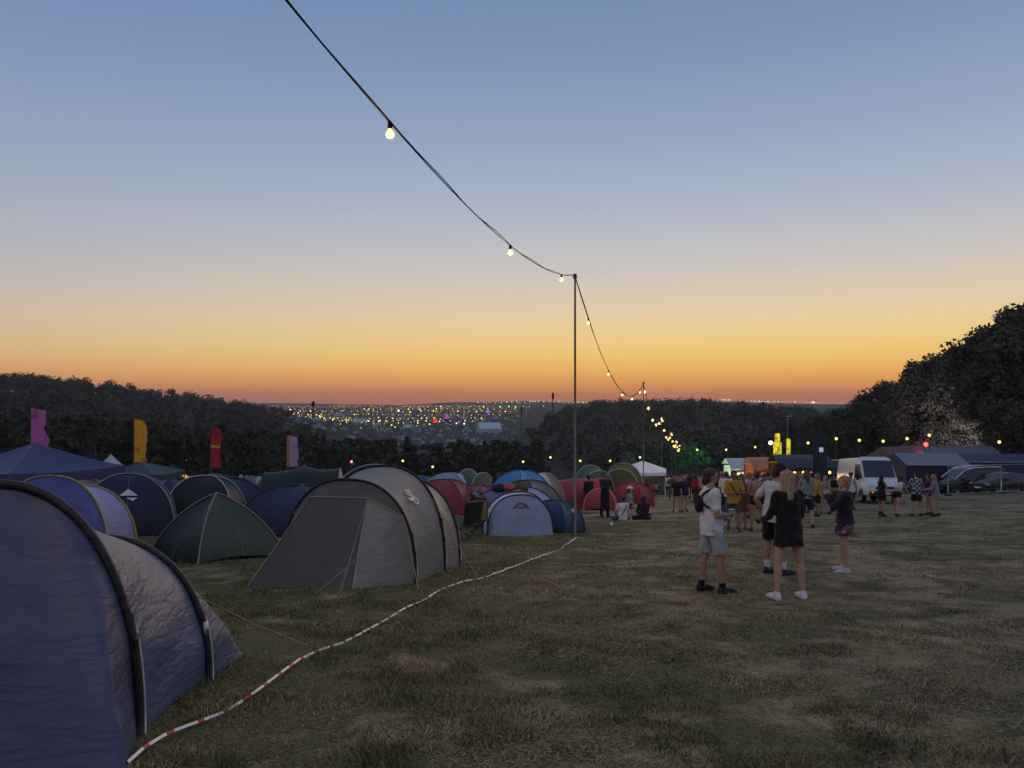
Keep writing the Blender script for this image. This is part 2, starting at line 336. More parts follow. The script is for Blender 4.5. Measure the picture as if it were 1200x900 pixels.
# wooded hillsides
def wood(name, label, xs, ys, n, hfun, inside, size, per):
    cen = []; rad = []
    pts = []
    x = rng.uniform(*xs, n); y = rng.uniform(*ys, n); k = inside(x, y); x, y = x[k], y[k]; z = gz(x, y); h = rng.uniform(8, 13, len(x))*hfun(x, y); wv = h*rng.uniform(.3, .48, len(x))
    for q in range(5):
        ph = rng.random(len(x))*2*PI; ro = wv*.6*rng.random(len(x))**.5*(q > 0); zz = z+h*(.8 if q == 0 else 1)*np.where(q == 0, 1, rng.uniform(.3, .8, len(x)))
        cen.append(np.stack([x+ro*np.cos(ph), y+ro*np.sin(ph), zz], 1)); r = wv*rng.uniform(.45, .7, len(x)); rad.append(np.stack([r, r, r*.85], 1))
    V, k = leaf_quads(np.concatenate(cen), np.concatenate(rad), per, size)
    o = raw_mesh(name, V, k, [mat('wood_'+name, (.12,.11,.08) if 'valley' in name else (.09,.084,.058), .85, .1, var=.3, vscale=.09)]); o['kind'] = 'stuff'; tag(o, label, 'wood'); return o  # valley leaves paler: thicker haze over that slope put into the colour
wood('hillside_wood', 'dark wooded hillside rising beyond the flags and the tree belt', (-420,-88), (225,500), 1500, lambda x, y: np.clip((-x-80)/50, .35, 1), lambda x, y: (x < -112-.06*(y-400)) & (x > -.78*y-40), .62, 30)
wood('valley_wood', 'hazy wooded slope across the valley behind the string of bulbs', (0,330), (170,520), 1900, lambda x, y: np.clip((x-4)/28, .4, .95), lambda x, y: (x > 10+.05*np.maximum(0, 400-y)) & (x < .72*y+40), .54, 42)

# ------------------------------------------------------------------ tents
blackf = fab('black', (.012,.012,.016)); cord = mat('guy_cord', (.32,.25,.13), .8, .2, var=0); pegm = mat('peg_steel', (.4,.4,.42), .4, .5, 1, var=0)
whitep = mat('print_white', (.58,.58,.57), .7, .2, var=.05); seamm = mat('seam_tape', (.34,.34,.32), .7, .2, var=.05)
class Frame:                            # local tent axes on the sloping field: lx right, ly along the axis, lz up
    def __init__(s, x, y, ang): s.x, s.y = x, y; s.a = (math.sin(ang), math.cos(ang)); s.u = (math.cos(ang), -math.sin(ang))
    def __call__(s, lx, ly, lz):
        X = s.x+s.u[0]*lx+s.a[0]*ly; Y = s.y+s.u[1]*lx+s.a[1]*ly; return Vector((X, Y, G(X, Y)+lz))
def wr(p, amp, sc=(3, 3, 7), seed=0): # cloth creases
    return Vector((noise.noise((p.x*sc[0]+seed, p.y*sc[1], p.z*sc[2])), noise.noise((p.x*sc[0]+31+seed, p.y*sc[1], p.z*sc[2])), .5*noise.noise((p.x*sc[0], p.y*sc[1]+57+seed, p.z*sc[2]))))*amp
def hoop_pt(w_, h, t, ex=.85, ez=.8):
    c = math.cos(PI*t); s_ = max(0, math.sin(PI*t)); return (-math.copysign(abs(c)**ex, c)*w_/2, h*s_**ez)
def guy(F_, root, a, g):
    q = F_(*g); m = MB(); m.tube([a, a*.5+q*.5-Vector((0, 0, .02)), q+Vector((0, 0, .02))], .0055, 4); m.build('guy_line', cord, root)
    m = MB(); m.tube([q+Vector((0, 0, -.08)), q+Vector((0, 0, .05))], .006, 4); m.build('peg', pegm, root)
def tunnel(name, label, x, y, ang, hoops, panels, sleeve=None, front=(.5, .8), rear=(.5, .8), nt=26, nm=7, amp=.012, sl=.022, sag=.05, guys=(), group=None, ex=.85, ez=.8, csc=(3, 3, 7), frontmat=None, rearmat=None, cat='tent', square=False):
    F_ = Frame(x, y, R(ang)); root = thing(name, label, cat, F_(0, 0, 0), group); panels = panels if isinstance(panels, (list, tuple)) else [panels]
    def hp(i, t, g=1): s_, w_, h = hoops[i]; a, b = hoop_pt(w_*g, h*g, t, ex, ez); return a, s_, b
    for i in range(len(hoops)-1):
        P = []
        for k in range(nm+1):
            q = k/nm; row = []
            for j in range(nt+1):
                A = hp(i, j/nt); B = hp(i+1, j/nt); e = math.sin(PI*q)
                p = F_((A[0]*(1-q)+B[0]*q)*(1-.035*e), A[1]*(1-q)+B[1]*q, max(0, (A[2]*(1-q)+B[2]*q)*(1-sag*e)))
                row.append(p+wr(p, amp*(.35+e), csc, i))
            P.append(row)
        MB().grid(P).build('panel', panels[i % len(panels)], root)
    for end, i, sg, mt in ((front, 0, -1, frontmat), (rear, len(hoops)-1, 1, rearmat)):
        if not end: continue
        Ln, wb = end; w_ = hoops[i][1]; P = []
        for k in range(nm+3):
            q = k/(nm+2); row = []
            for j in range(nt+1):
                A = hp(i, j/nt); c = -math.cos(PI*j/nt); bx = wb/2*max(-1, min(1, 1.35*c)); f = 1-abs(c)**4
                Bx = bx*f+A[0]*(1-f); By = A[1]+sg*Ln*f
                if square:
                    ac = abs(c); By = A[1]+sg*Ln*min(1, (1-ac)/.3); Bx = math.copysign(wb/2+(w_/2-wb/2)*(ac-.7)/.3 if ac > .7 else wb/2*ac/.7, c)
                bul = math.sin(PI*q)*.05
                p = F_(A[0]*(1-q)+Bx*q, A[1]*(1-q)+By*q+sg*bul*Ln, A[2]*(1-q)*(1+bul))
                row.append(p+wr(p, amp*1.2*(.3+math.sin(PI*q)), csc, 9+i))
            P.append(row)
        MB().grid(P).build('end_panel', mt or panels[0 if sg < 0 else -1], root)
    if sleeve:
        for i in range(len(hoops)):
            m = MB(); m.tube([F_(*hp(i, j/(nt*1.0), 1.012)) for j in range(nt+1)], sl, 6); m.build('pole_sleeve', sleeve, root)
    for (i, t, lx, ly) in guys: guy(F_, root, F_(*hp(i, t)), (lx, ly, 0))
    return root, F_, hp
def dome(name, label, x, y, ang, w_, l_, h, cols, sleeve=None, sl=.014, n=12, amp=.012, group=None, sag=.10, pw=.8, lin=.0, cat='tent'):
    F_ = Frame(x, y, R(ang)); root = thing(name, label, cat, F_(0, 0, 0), group); cs = [(-1,-1), (1,-1), (1,1), (-1,1)]
    def arc(i, t): cx, cy = cs[i % 4]; f = math.sin(t*PI/2)**.9*(1-lin)+t*lin; return cx*w_/2*f, cy*l_/2*f, h*(max(0, math.cos(t*PI/2))**pw*(1-lin)+(1-t)*lin)
    def pan(i, t, q):
        A = arc(i, t); B = arc(i+1, t); e = math.sin(PI*q)*math.sin(PI*min(t*1.1, 1)); k = 1-sag*e
        return (A[0]*(1-q)+B[0]*q)*(1-sag*.5*e), (A[1]*(1-q)+B[1]*q)*(1-sag*.5*e), (A[2]*(1-q)+B[2]*q)*k+.045*math.sin(PI*q)*t**6
    for i in range(4):
        P = [[(lambda p: p+wr(p, amp, seed=i))(F_(*pan(i, k/n, j/10))) for j in range(11)] for k in range(n+1)]
        MB().grid(P).build('panel', cols[i % len(cols)], root)
    for i in range(4):                    # seam down the middle of each panel and a hem along its foot
        ps = [F_(*pan(i, .12+.88*k/n, .5)) for k in range(n+1)]; c0 = F_(0, 0, 0); ps = [p+Vector((p.x-c0.x, p.y-c0.y, .3)).normalized()*.008 for p in ps]
        if n > 9: MB().tube(ps, .005, 4).build('seam', sleeve or dk, root)
        ps = [F_(*pan(i, 1, k/8)) for k in range(9)]; MB().tube([p+Vector((0, 0, .012)) for p in ps], .012, 4).build('hem', hemm, root)
    if sleeve:
        for i in (0, 1):
            m = MB(); pts = [arc(i, 1-k/n) for k in range(n)]+[arc(i+2, k/n) for k in range(n+1)]; m.tube([F_(p[0]*1.008, p[1]*1.008, p[2]*1.008+.004) for p in pts], sl, 5); m.build('pole_sleeve', sleeve, root)
    return root, F_, pan
hemm = fab('hem_black', (.012,.012,.014), bump=0)
def gazebo(name, label, x, y, ang, w_, hl, hp_, top, leg, val=.22, group=None, curve=1.0, cat='gazebo'):
    F_ = Frame(x, y, R(ang)); root = thing(name, label, cat, F_(0, 0, 0), group); z0 = G(x, y); a = w_/2
    def T(lx, ly, lz): p = F_(lx, ly, 0); p.z = z0+lz; return p
    cs = [(-a,-a), (a,-a), (a,a), (-a,a)]
    for i in range(4):
        A, B = cs[i], cs[(i+1) % 4]; P = []
        for k in range(9):
            q = k/8; f = q; zz = hl+(hp_-hl)*(1-f)**curve; P.append([T(A[0]*f*(1-j/8)+B[0]*f*j/8, A[1]*f*(1-j/8)+B[1]*f*j/8, zz-.10*math.sin(PI*j/8)*f*(1-f)-.07*math.sin(PI*j/8)*f*f) for j in range(9)])
        MB().grid(P).build('roof_panel', top, root)
        P = [[T(A[0]*1.004*(1-j/8)+B[0]*1.004*j/8, A[1]*1.004*(1-j/8)+B[1]*1.004*j/8, hl-.07*math.sin(PI*j/8)-val*k-.02*(j % 2)*k) for j in range(9)] for k in (0, 1)]
        MB().grid(P).build('valance', top, root)
    for cx, cy in cs:
        p = T(cx*.985, cy*.985, hl-.02); q = F_(cx*.985, cy*.985, 0); m = MB(); m.tube([q, p], .022, 6); m.build('leg', leg, root)
    return root, T
steel = mat('painted_steel', (.55,.56,.58), .45, .5, .3, var=.1); whitem = mat('white_steel', (.75,.75,.75), .5, .4, var=.05); darkm = mat('dark_steel', (.03,.03,.034), .5, .4, .2, var=.1)

navy1 = fab('navy_near', (.060,.072,.138), bump=.7, bscale=3.4, rough=.5); grey_lt = fab('blue_grey_near', (.080,.105,.18), bump=.6, bscale=5, rough=.42)
# the big tunnel tent at the edge of the field, right by the camera
t1, F1, h1 = tunnel('tunnel_tent', 'large navy tunnel tent with black hoops beside the red and white tape', -3.22, 4.92, 0,
   [(0, 1.76, 1.52), (1.26, 1.66, 1.10)], [grey_lt], blackf, front=(.7, 2.3), rear=(.80, 1.72), square=True, nt=60, nm=34, amp=.026, sl=.031, sag=.03, frontmat=navy1, rearmat=grey_lt, csc=(.7, 1.2, 4.2), guys=((1, .80, 1.35, 2.35),), ex=.9, ez=.85)
m = MB(); m.tube([F1(-.05, -.34, 1.02), F1(.08, -.35, 1.01)], .016, 5); m.tube([F1(.0, -.35, 1.03), F1(.02, -.37, .97)], .02, 5); m.build('toggle', blackf, t1)
def strip(F_, pts, wd, n=0):             # thin flat strip along local points
    m = MB(); P = [[F_(a[0]-wd/2, a[1], a[2]), F_(a[0]+wd/2, a[1], a[2])] for a in pts]; return m.grid(P)
for s_ in (0, 1):
    hp_ = [h1(s_, .86+.14*k/6, 1.03) for k in range(7)]
    m = MB(); m.tube([F1(p[0]+.012, p[1]+.03, p[2]) for p in hp_], .008, 5); m.build('hoop_pole', steel, t1)
    m = MB(); p = F1(*h1(s_, .9, 1.035)); m.box(p, (.02, .05, .09)); m.build('pole_clip', blackf if s_ == 0 else whitep, t1)
# violet-blue tunnel tent with yellow piping
violet = fab('violet_blue', (.085,.10,.30), bump=.8, bscale=5); violet_lt = fab('violet_pale', (.23,.24,.46), bump=.6); yell = fab('yellow_piping', (.34,.33,.07), bump=0)
tunnel('tunnel_tent', 'violet blue tunnel tent with yellow piped hoops behind the near navy tent', -8.72, 14.9, 2, [(0, 2.2, 1.58), (1.15, 2.12, 1.40)], [violet_lt], yell, front=(.55, 2.3), rear=(.9, 1.2), frontmat=violet, amp=.03, sl=.02, csc=(5, 5, 1.2), guys=((0, .3, -1.6, -1.2),))
# navy dome with the white triangle
navy2 = fab('navy_dome', (.015,.017,.046)); navy2b = fab('navy_dome_b', (.020,.023,.058)); gseam = fab('grey_seam', (.22,.22,.24), bump=0)
t3, F3, p3 = dome('dome_tent', 'dark navy dome tent with a white triangle logo on its side', -10.75, 22.2, -22, 2.35, 2.2, 1.66, [navy2, navy2b], gseam, sl=.022)
def decal(F_, pan, i, polys, mt, parent, off=.012):
    m = MB()
    for poly in polys:
        pts = [F_(*pan(i, t, q)) for t, q in poly]; c = sum(pts, Vector())/len(pts); nrm = (pts[1]-pts[0]).cross(pts[2]-pts[0]).normalized()
        if nrm.dot(Vector((0, 0, CH))-c) < 0: nrm = -nrm
        m.add([p+nrm*off for p in pts], [tuple(range(len(pts)))])
    pn = [c for c in parent.children if c.name.startswith('panel')][i]; OFF[pn] = OFF[parent]; return m.build('logo', mt, pn, smooth=False)
decal(F3, p3, 0, [[(.42, .5), (.56, .38), (.56, .64)], [(.59, .47), (.59, .63), (.645, .57)]], whitep, t3, .03)
# green dome
gr1 = fab('green_dome', (.030,.052,.042)); gr2 = fab('green_dome_shade', (.011,.018,.015)); gsl = fab('green_piping', (.20,.21,.17), bump=0)  # the darker green puts the dome's shadow side into the panel colour
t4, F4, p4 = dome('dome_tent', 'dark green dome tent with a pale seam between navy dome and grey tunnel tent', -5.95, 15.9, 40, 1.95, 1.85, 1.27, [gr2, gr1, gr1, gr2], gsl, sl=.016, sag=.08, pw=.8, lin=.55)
for q in (-1, 1): guy(F4, t4, F4(q*.98, -.93, .03), (q*1.3, -1.25, 0))
# grey tunnel tent, three hoops
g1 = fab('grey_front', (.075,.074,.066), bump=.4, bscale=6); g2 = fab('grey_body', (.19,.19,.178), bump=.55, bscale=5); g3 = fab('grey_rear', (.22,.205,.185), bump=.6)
t5, F5, h5 = tunnel('tunnel_tent', 'tall grey tunnel tent with three black hoops and a white logo beside the tape', -2.55, 12.25, 14,
   [(0, 2.22, 1.56), (1.28, 2.28, 1.78), (2.45, 2.05, 1.52)], [g2, g3], blackf, front=None, rear=(.35, 1.6), nt=34, nm=12, amp=.018, sl=.021, csc=(2.5, 2.5, 4), guys=((0, .80, 1.55, -1.0), (1, .78, 1.9, .6), (2, .2, -1.7, 3.2)))
# sloping porch in three facets
def facet(c, n=9, amp=.012, seed=0):
    a, b, cc, d = [F5(*q) for q in c]; P = []
    for i in range(n+1):
        P.append([(lambda p: p+wr(p, amp*(.3+math.sin(PI*i/n)), (3, 3, 3), seed))((a*(1-j/n)+b*j/n)*(1-i/n)+(d*(1-j/n)+cc*j/n)*i/n) for j in range(n+1)])
    return P
tl, tr_ = (-.52, -.20, 1.30), (.42, -.20, 1.30); bl, br = (-1.24, -.80, 0), (.55, -.98, 0)
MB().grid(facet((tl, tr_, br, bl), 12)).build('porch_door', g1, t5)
P = []
for k in range(5):
    row = []
    for j in range(17):
        A = h5(0, .2+.6*j/16); B = (tl[0]+(tr_[0]-tl[0])*j/16, tl[1], tl[2]); q = k/4; row.append(F5(*[A[i]*(1-q)+B[i]*q for i in range(3)]))
    P.append(row)
MB().grid(P).build('porch_window', g1, t5)
for sg, a, b in ((1, tr_, br), (-1, tl, bl)):
    P = []
    for k in range(9):
        q = k/8; row = []
        for j in range(13):
            t = .8+.2*j/12 if sg > 0 else .2-.2*j/12; A = h5(0, t); r_ = j/12; B = [a[i]*(1-r_)+b[i]*r_ for i in range(3)]; p = F5(*[A[i]*(1-q)+B[i]*q for i in range(3)]); row.append(p+wr(p, .014*math.sin(PI*q), (3, 3, 3), 5))
        P.append(row)
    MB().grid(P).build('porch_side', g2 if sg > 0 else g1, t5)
for a, b in ((tl, tr_), (tr_, br), (tr_, h5(0, .8)), (tl, h5(0, .2)), (tl, bl)):
    m = MB(); m.tube([F5(a[0], a[1]-.012, a[2]), F5(b[0], b[1]-.012, b[2])], .007, 4); m.build('seam', seamm, t5)
guy(F5, t5, F5(.42, -.22, 1.28), (.62, -1.55, 0)); guy(F5, t5, F5(*h5(0, .80)), (.20, -1.45, 0)); guy(F5, t5, F5(-1.35, -.7, .1), (-1.9, -1.0, 0))
for i in (0, 1, 2):
    m = MB(); m.tube([F5(h5(i, t, 1.02)[0]+.012, h5(i, t)[1]+.02, h5(i, t, 1.02)[2]) for t in (.87, .90, .93, .96, .99)], .010, 5); m.build('hoop_pole', mat('pole_beige', (.45,.42,.36), .5, .4, var=.05), t5)
    for t in (.87, .93): m = MB(); m.box(F5(*h5(i, t, 1.025)), (.03, .07, .025)); m.build('pole_clip', blackf, t5)
def sec5(q, t, off=.02):
    A, B = h5(0, t, 1), h5(1, t, 1); e = math.sin(PI*q); x_ = (A[0]*(1-q)+B[0]*q)*(1-.035*e); z_ = (A[2]*(1-q)+B[2]*q)*(1-.05*e); return F5(x_+off*1.2, A[1]*(1-q)+B[1]*q, z_+off*.9)
# the logo: an open triangle over two rings
t5p = [c for c in t5.children if c.name.startswith('panel')][0]; OFF[t5p] = OFF[t5]
for poly in ([(.49,.672),(.58,.70),(.49,.712),(.52,.70),(.56,.70),(.52,.685)], [(.42+.0,.745-.02),(.55,.735),(.55,.75),(.42,.745)]):
    MB().add([sec5(q, t, .03) for q, t in poly], [tuple(range(len(poly)))]).build('logo', whitep, t5p, smooth=False)
for (cq, ct, rq, rt_) in ((.53, .705, .062, .020), (.555, .75, .062, .024)):
    m = MB(); m.grid([[sec5(cq+rq*s_*math.cos(a), ct+rt_*s_*math.sin(a), .03) for s_ in (.62, 1)] for a in [2*PI*k/20 for k in range(21)]]); m.build('logo', whitep, t5p, smooth=False)
# silver-blue tent by the pole
silv = fab('silver_blue', (.20,.25,.38), bump=.7, bscale=6, rough=.38); silw = fab('silver_white', (.52,.54,.60), bump=.5); bluegrey = fab('blue_grey', (.13,.16,.26)); dkblue = fab('deep_blue', (.014,.045,.10)); 
t10, F10, h10 = tunnel('tunnel_tent', 'small silver blue tent with a dark hood vent beside the tall lamp pole', .22, 21.35, -8, [(0, 1.75, 1.08), (.55, 1.9, 1.14), (1.3, 1.8, .95)], [silw, bluegrey], fab('navy_sleeve', (.02,.025,.06), bump=0), front=(.42, 1.9), rear=(.6, .9), frontmat=silv, amp=.03, csc=(5, 5, 1.5), sl=.02)
m = MB(); m.tube([F10(-.22+.44*k/8, -.14-.06*math.sin(PI*k/8), .74+.14*math.sin(PI*k/8)) for k in range(9)], .025, 5); m.tube([F10(-.26+.52*k/6, -.17, .72+.03*math.sin(PI*k/6)) for k in range(7)], .018, 4); m.build('vent_hood', bluegrey, t10)
dome('dome_tent', 'low deep blue tent tucked against the silver blue tent by the lamp pole', 1.22, 22.6, 30, 1.3, 1.3, .92, [dkblue], fab('deep_blue_sleeve', (.02,.05,.09), bump=0))
# the packed tents further down the slope
C_ = dict(navy=(.022,.026,.06), black=(.014,.014,.017), dark_green=(.018,.03,.022), green=(.06,.095,.06), olive=(.075,.08,.028), teal=(.045,.11,.125), red=(.25,.030,.045), orange=(.24,.06,.025), sky_blue=(.06,.25,.48), pale_blue=(.22,.30,.46), grey=(.11,.11,.12), mauve=(.20,.14,.16), white=(.6,.6,.62), beige=(.42,.36,.26), blue=(.05,.09,.28))
def fc(n): return fab(n, C_[n])
lt = fab('light_trim', (.45,.45,.43), bump=0); dk = fab('dark_trim', (.02,.02,.024), bump=0)
def at_(px, d): return ((px-600)/F*d, d)
def dm(label, px, d, ang, w_, l_, h, cols, sl=dk, name='dome_tent', group=None): x, y = at_(px, d); return dome(name, label, x, y, ang, w_, l_, h, [fc(c) if isinstance(c, str) else c for c in cols], sl, sl=.02, n=9, group=group)
def tn(label, px, d, ang, hoops, cols, sl=dk, front=(.5, 1.2), rear=(.5, 1.2), group=None, fm=None, rm=None):
    x, y = at_(px, d); return tunnel('tunnel_tent', label, x, y, ang, hoops, [fc(c) for c in cols], sl, front, rear, nt=18, nm=5, amp=.02, group=group, frontmat=fm, rearmat=rm)
dm('dark navy dome tent wedged behind the grey tunnel tent', 352, 21.3, 20, 2.3, 2.2, 1.36, ['navy', 'navy'], fab('navy_seam', (.05,.05,.09), bump=0))
tn('long dark green tunnel tent with a beige end panel behind the grey tent', 322, 35.5, 84, [(-.4, 2.3, 1.75), (1.3, 2.5, 2.05), (2.9, 2.3, 1.95)], ['dark_green'], fab('green_seam', (.05,.06,.05), bump=0), front=(1.0, 1.2), rear=(.35, 2.2), rm=fc('beige'))
dm('teal peaked tent poking up behind the grey tunnel tent', 440, 34, 30, 2.6, 2.6, 2.1, ['teal', 'teal'], lt)
tn('green tunnel tent with pale hoops behind the red tents', 566, 38, -55, [(0, 2.1, 1.75), (.9, 2.2, 1.95), (1.8, 2.0, 1.75)], ['green'], lt)
dm('red dome tent with an orange side behind the camping chairs', 520, 33.5, 15, 2.6, 2.6, 1.42, ['red', 'orange', 'red', 'orange'], fab('red_seam', (.2,.02,.03), bump=0))
dm('low red dome tent between orange-sided tent and the blue tents', 562, 34, 40, 2.5, 2.3, 1.22, ['red'], fab('red_seam', (.2,.02,.03), bump=0))
dm('pale blue and white tent rising behind the orange-sided red tent', 527, 37.5, 10, 2.4, 2.4, 1.75, ['pale_blue', 'white'], lt)
dm('blue grey dome tent heaped with belongings behind the silver blue tent', 602, 25.4, 25, 2.3, 2.0, 1.30, [bluegrey, 'pale_blue', bluegrey, bluegrey], dk)
dm('olive and grey tent behind the blue grey heaped tent', 618, 28.8, 35, 1.9, 1.9, 1.42, ['olive', 'grey'], dk)
dm('bright sky blue dome tent behind the heaped tents', 610, 33, 45, 2.0, 2.0, 1.86, ['sky_blue'], fab('blue_seam', (.05,.14,.3), bump=0))
dm('white and grey tent beside the bright sky blue dome', 636, 35.5, 20, 1.5, 2.0, 1.72, ['white', 'grey'], lt)
tn('large red tunnel tent behind the tall lamp pole', 652, 40, 88, [(-.6, 2.0, 1.40), (.9, 2.2, 1.52), (2.3, 2.1, 1.50)], ['red'], fab('red_seam', (.2,.02,.03), bump=0), front=(.6, 1.1), rear=(.3, 1.6))
dm('small red tent with a pale curved door edge beside the standing robed figure', 704, 38, 10, 1.5, 1.5, 1.02, ['red', 'red'], fab('pink_trim', (.6,.3,.28), bump=0))
dm('red tent standing by the olive tents', 742, 42, 35, 1.7, 1.6, 1.28, ['red'], fab('red_seam', (.2,.02,.03), bump=0))
tn('grey green tunnel tent left of the olive dome', 702, 48, -20, [(0, 2.2, 1.9), (1.2, 2.4, 2.25)], ['green'], lt)
tn('tall olive dome tent with a pale hoop before the white gazebo', 727, 49, 20, [(0, 2.4, 2.0), (.9, 2.6, 2.4), (1.8, 2.4, 2.1)], ['olive'], lt)
tn('dark olive tunnel tent under the white gazebo', 758, 66, 10, [(0, 3.2, 2.0), (1.5, 3.2, 2.2)], ['olive'], dk)
tn('long olive awning tent right of the white gazebo people', 776, 70, 80, [(-1, 2.0, 1.5), (2.0, 2.0, 1.6)], ['olive'], dk)
gazebo('gazebo', 'white party gazebo on white legs with people sitting underneath', *at_(753, 62), 12, 3.6, 2.02, 2.76, fab('white_canopy', (.74,.75,.78), bump=.2), whitem)
gazebo('gazebo', 'navy blue gazebo canopy behind the violet tunnel tent', -13.5, 22.3, 28, 3.3, 1.86, 2.55, fab('navy_canopy', (.045,.052,.125)), steel, val=.24, curve=1.25)
gazebo('gazebo', 'dark green gazebo canopy below the yellow feather flag', *at_(168, 41), 10, 2.9, 1.82, 2.35, fab('green_canopy', (.03,.055,.048)), steel)
gazebo('gazebo', 'white pagoda gazebo with a concave peak behind the navy gazebo', *at_(130, 62), 20, 2.6, 2.0, 3.3, fab('pagoda_white', (.5,.51,.55), bump=.2), steel, curve=1.8)
# a tent lit from inside and other neighbours
lit = fab('lit_tent', (.75,.48,.14), trans=.6, bump=.2)
tl_, Fl, _ = dome('dome_tent', 'yellow tent glowing from a lantern inside below the flags', *at_(211, 52), 10, 1.7, 1.6, 1.75, [lit], dk)
def lamp_light(name, parent, loc, col, power, size=.05, spot=None, aim=None):
    ld = bpy.data.lights.new(name, 'SPOT' if spot else 'POINT'); ld.energy = power; ld.color = col; ld.shadow_soft_size = size
    if spot: ld.spot_size = R(spot); ld.spot_blend = .6
    o = bpy.data.objects.new(name, ld); COL.objects.link(o); o.parent = parent; o.location = Vector(loc)-OFF.get(parent, Vector())
    if spot: o.rotation_euler = (Vector(aim)-Vector(loc)).to_track_quat('-Z', 'Y').to_euler()
    return o
m = MB(); m.ell(Fl(0, 0, 1.1), (.07, .07, .1)); m.build('lantern', mat('lantern_glow', (1,.7,.25), emit=8, var=0, noshadow=True), tl_); lamp_light('lantern_light', tl_, Fl(0, -.1, 1.1), (1, .7, .28), 22)
for i, (lab, px, d, h, w_, cols, tr2) in enumerate([
  ('mauve ridge tent beside the glowing yellow tent', 234, 55, 1.55, 2.6, ['mauve'], lt),
  ('light blue small tent below the glowing yellow tent', 172, 34, 1.35, 1.7, ['sky_blue', 'white'], lt),
  ('orange-red small tent beside the light blue small tent', 186, 36, 1.1, 1.5, ['orange'], dk),
  ('charcoal dome tent right behind the navy dome with triangle', 207, 27, 1.5, 2.5, ['grey', 'navy'], dk),
  ('black dome tent with a pale fly edge behind the green dome', 243, 26.5, 1.62, 2.2, ['black', 'black'], lt),
  ('pale blue tent panel standing between green dome and navy dome', 312, 24.5, .98, 1.4, ['pale_blue', 'white'], dk),
  ('black tent below the glowing yellow tent', 199, 44, 1.7, 2.4, ['black'], dk),
  ('pale grey tent right of the red feather flag', 303, 52, 1.5, 2.6, ['grey', 'beige'], lt),
  ('broad navy tent behind the black dome with pale edge', 268, 31, 1.55, 2.9, ['navy'], dk),
  ('light blue folded tent lying by the mauve ridge tent', 226, 40, 1.35, 1.5, ['pale_blue', 'white'], lt),
  ('blue dome tent between the teal tent and orange-sided red tent', 487, 42, 1.6, 2.4, ['blue'], lt),
  ('white small tent glimpsed under the navy gazebo', 88, 33, 1.5, 2.0, ['white', 'mauve'], dk),
  ('beige tent glimpsed behind the navy dome with triangle', 112, 38, 1.45, 2.2, ['beige', 'grey'], dk),
  ('black tent under the navy gazebo edge', 20, 30, 1.6, 2.6, ['black'], dk)]):
    dm(lab, px, d, 15+37*i % 80, w_, w_*.95, h, cols, tr2)
fill = [(px, d) for d in (46, 54, 62, 70, 79, 88, 96) for px in range(10 if d > 50 else 240, 600, 34)]
random.shuffle(fill)
for i, (px, d) in enumerate(fill[:58]):
    c = random.choice(['navy', 'navy', 'black', 'dark_green', 'dark_green', 'green', 'grey', 'grey', 'mauve', 'teal', 'blue', 'olive']); nm = c.replace('_', ' ')
    dm(f'{nm} dome tent {"close to" if d > 72 else ("some way before" if d > 58 else "well before")} the belt, {nearby(px, HM).replace("behind", "in line with").replace("beyond", "near")}', px+random.uniform(-8, 8), d+random.uniform(-3, 3), random.uniform(0, 90), random.uniform(2.2, 3), random.uniform(2.1, 2.8), random.uniform(1.2, 1.75), [c], random.choice([dk, dk, lt]), group=f'{nm} tents crowded by the tree belt')

# ------------------------------------------------------------------ festoon of bulbs on tall poles
bulbm = mat('bulb_glow', (.04,.03,.012), emit=1.7, ecol=(1,.80,.33), var=0); bulbfar = mat('bulb_glow_far', (.3,.2,.08), emit=1.8, ecol=(1,.72,.22), var=0, noshadow=True)
cablem = mat('black_cable', (.005,.005,.006), .9, .05, var=0); socketm = mat('socket_black', (.006,.006,.007), .8, .1, var=0); polem = mat('scaffold_pole', (.16,.15,.14), .6, .4, .3, var=.3, vscale=3)
PX = [(-4.05, -4.2), (1.68, 21), (7.5, 45), (13.1, 69), (18.8, 93), (24.4, 117), (30, 141)]; HP = 6.92
for i, (x, y) in enumerate(PX):
    if i == 0: continue
    z = G(x, y); r = thing('lamp_pole', ['', 'tall thin metal pole carrying the bulb string beside the silver blue tent', 'thin metal pole carrying the bulb string in front of the white gazebo'][i] if i < 3 else 'distant thin pole carrying the descending bulb string', 'pole', (x, y, z), None if i < 3 else 'distant bulb string poles')
    m = MB(); m.tube([(x, y, z-.2), (x, y, z+HP*.45), (x, y, z+HP)], [.034, .032, .026], 8); m.build('shaft', polem, r)
    m = MB(); m.tube([(x, y, z+HP-.10), (x, y, z+HP+.04)], .045, 8); m.tube([(x-.08, y, z+HP-.04), (x+.08, y, z+HP-.04)], .012, 5); m.build('cap', darkm, r)
def bulb(parent, p, m_, r=.042, sub=True):
    p = Vector(p); s_ = MB(); s_.tube([p+Vector((0, 0, .01)), p+Vector((0, 0, -.066))], [.022, .026], 8); so = s_.build('socket', socketm, parent); OFF[so] = OFF[parent]
    b = MB(); k = 10; rows = []
    for i in range(k+1):
        t = i/k; rr = max(.024 if t < .25 else 0, r*math.sqrt(max(0, 1-((t-.58)/.42)**2))) if t < .999 else .001; rows.append([p+Vector((rr*math.cos(2*PI*j/10), rr*math.sin(2*PI*j/10), -.062-2.2*r*t)) for j in range(10)])
    b.grid(rows, 0, True); b.build('bulb', m_, so); return p+Vector((0, 0, -.075-1.3*r))
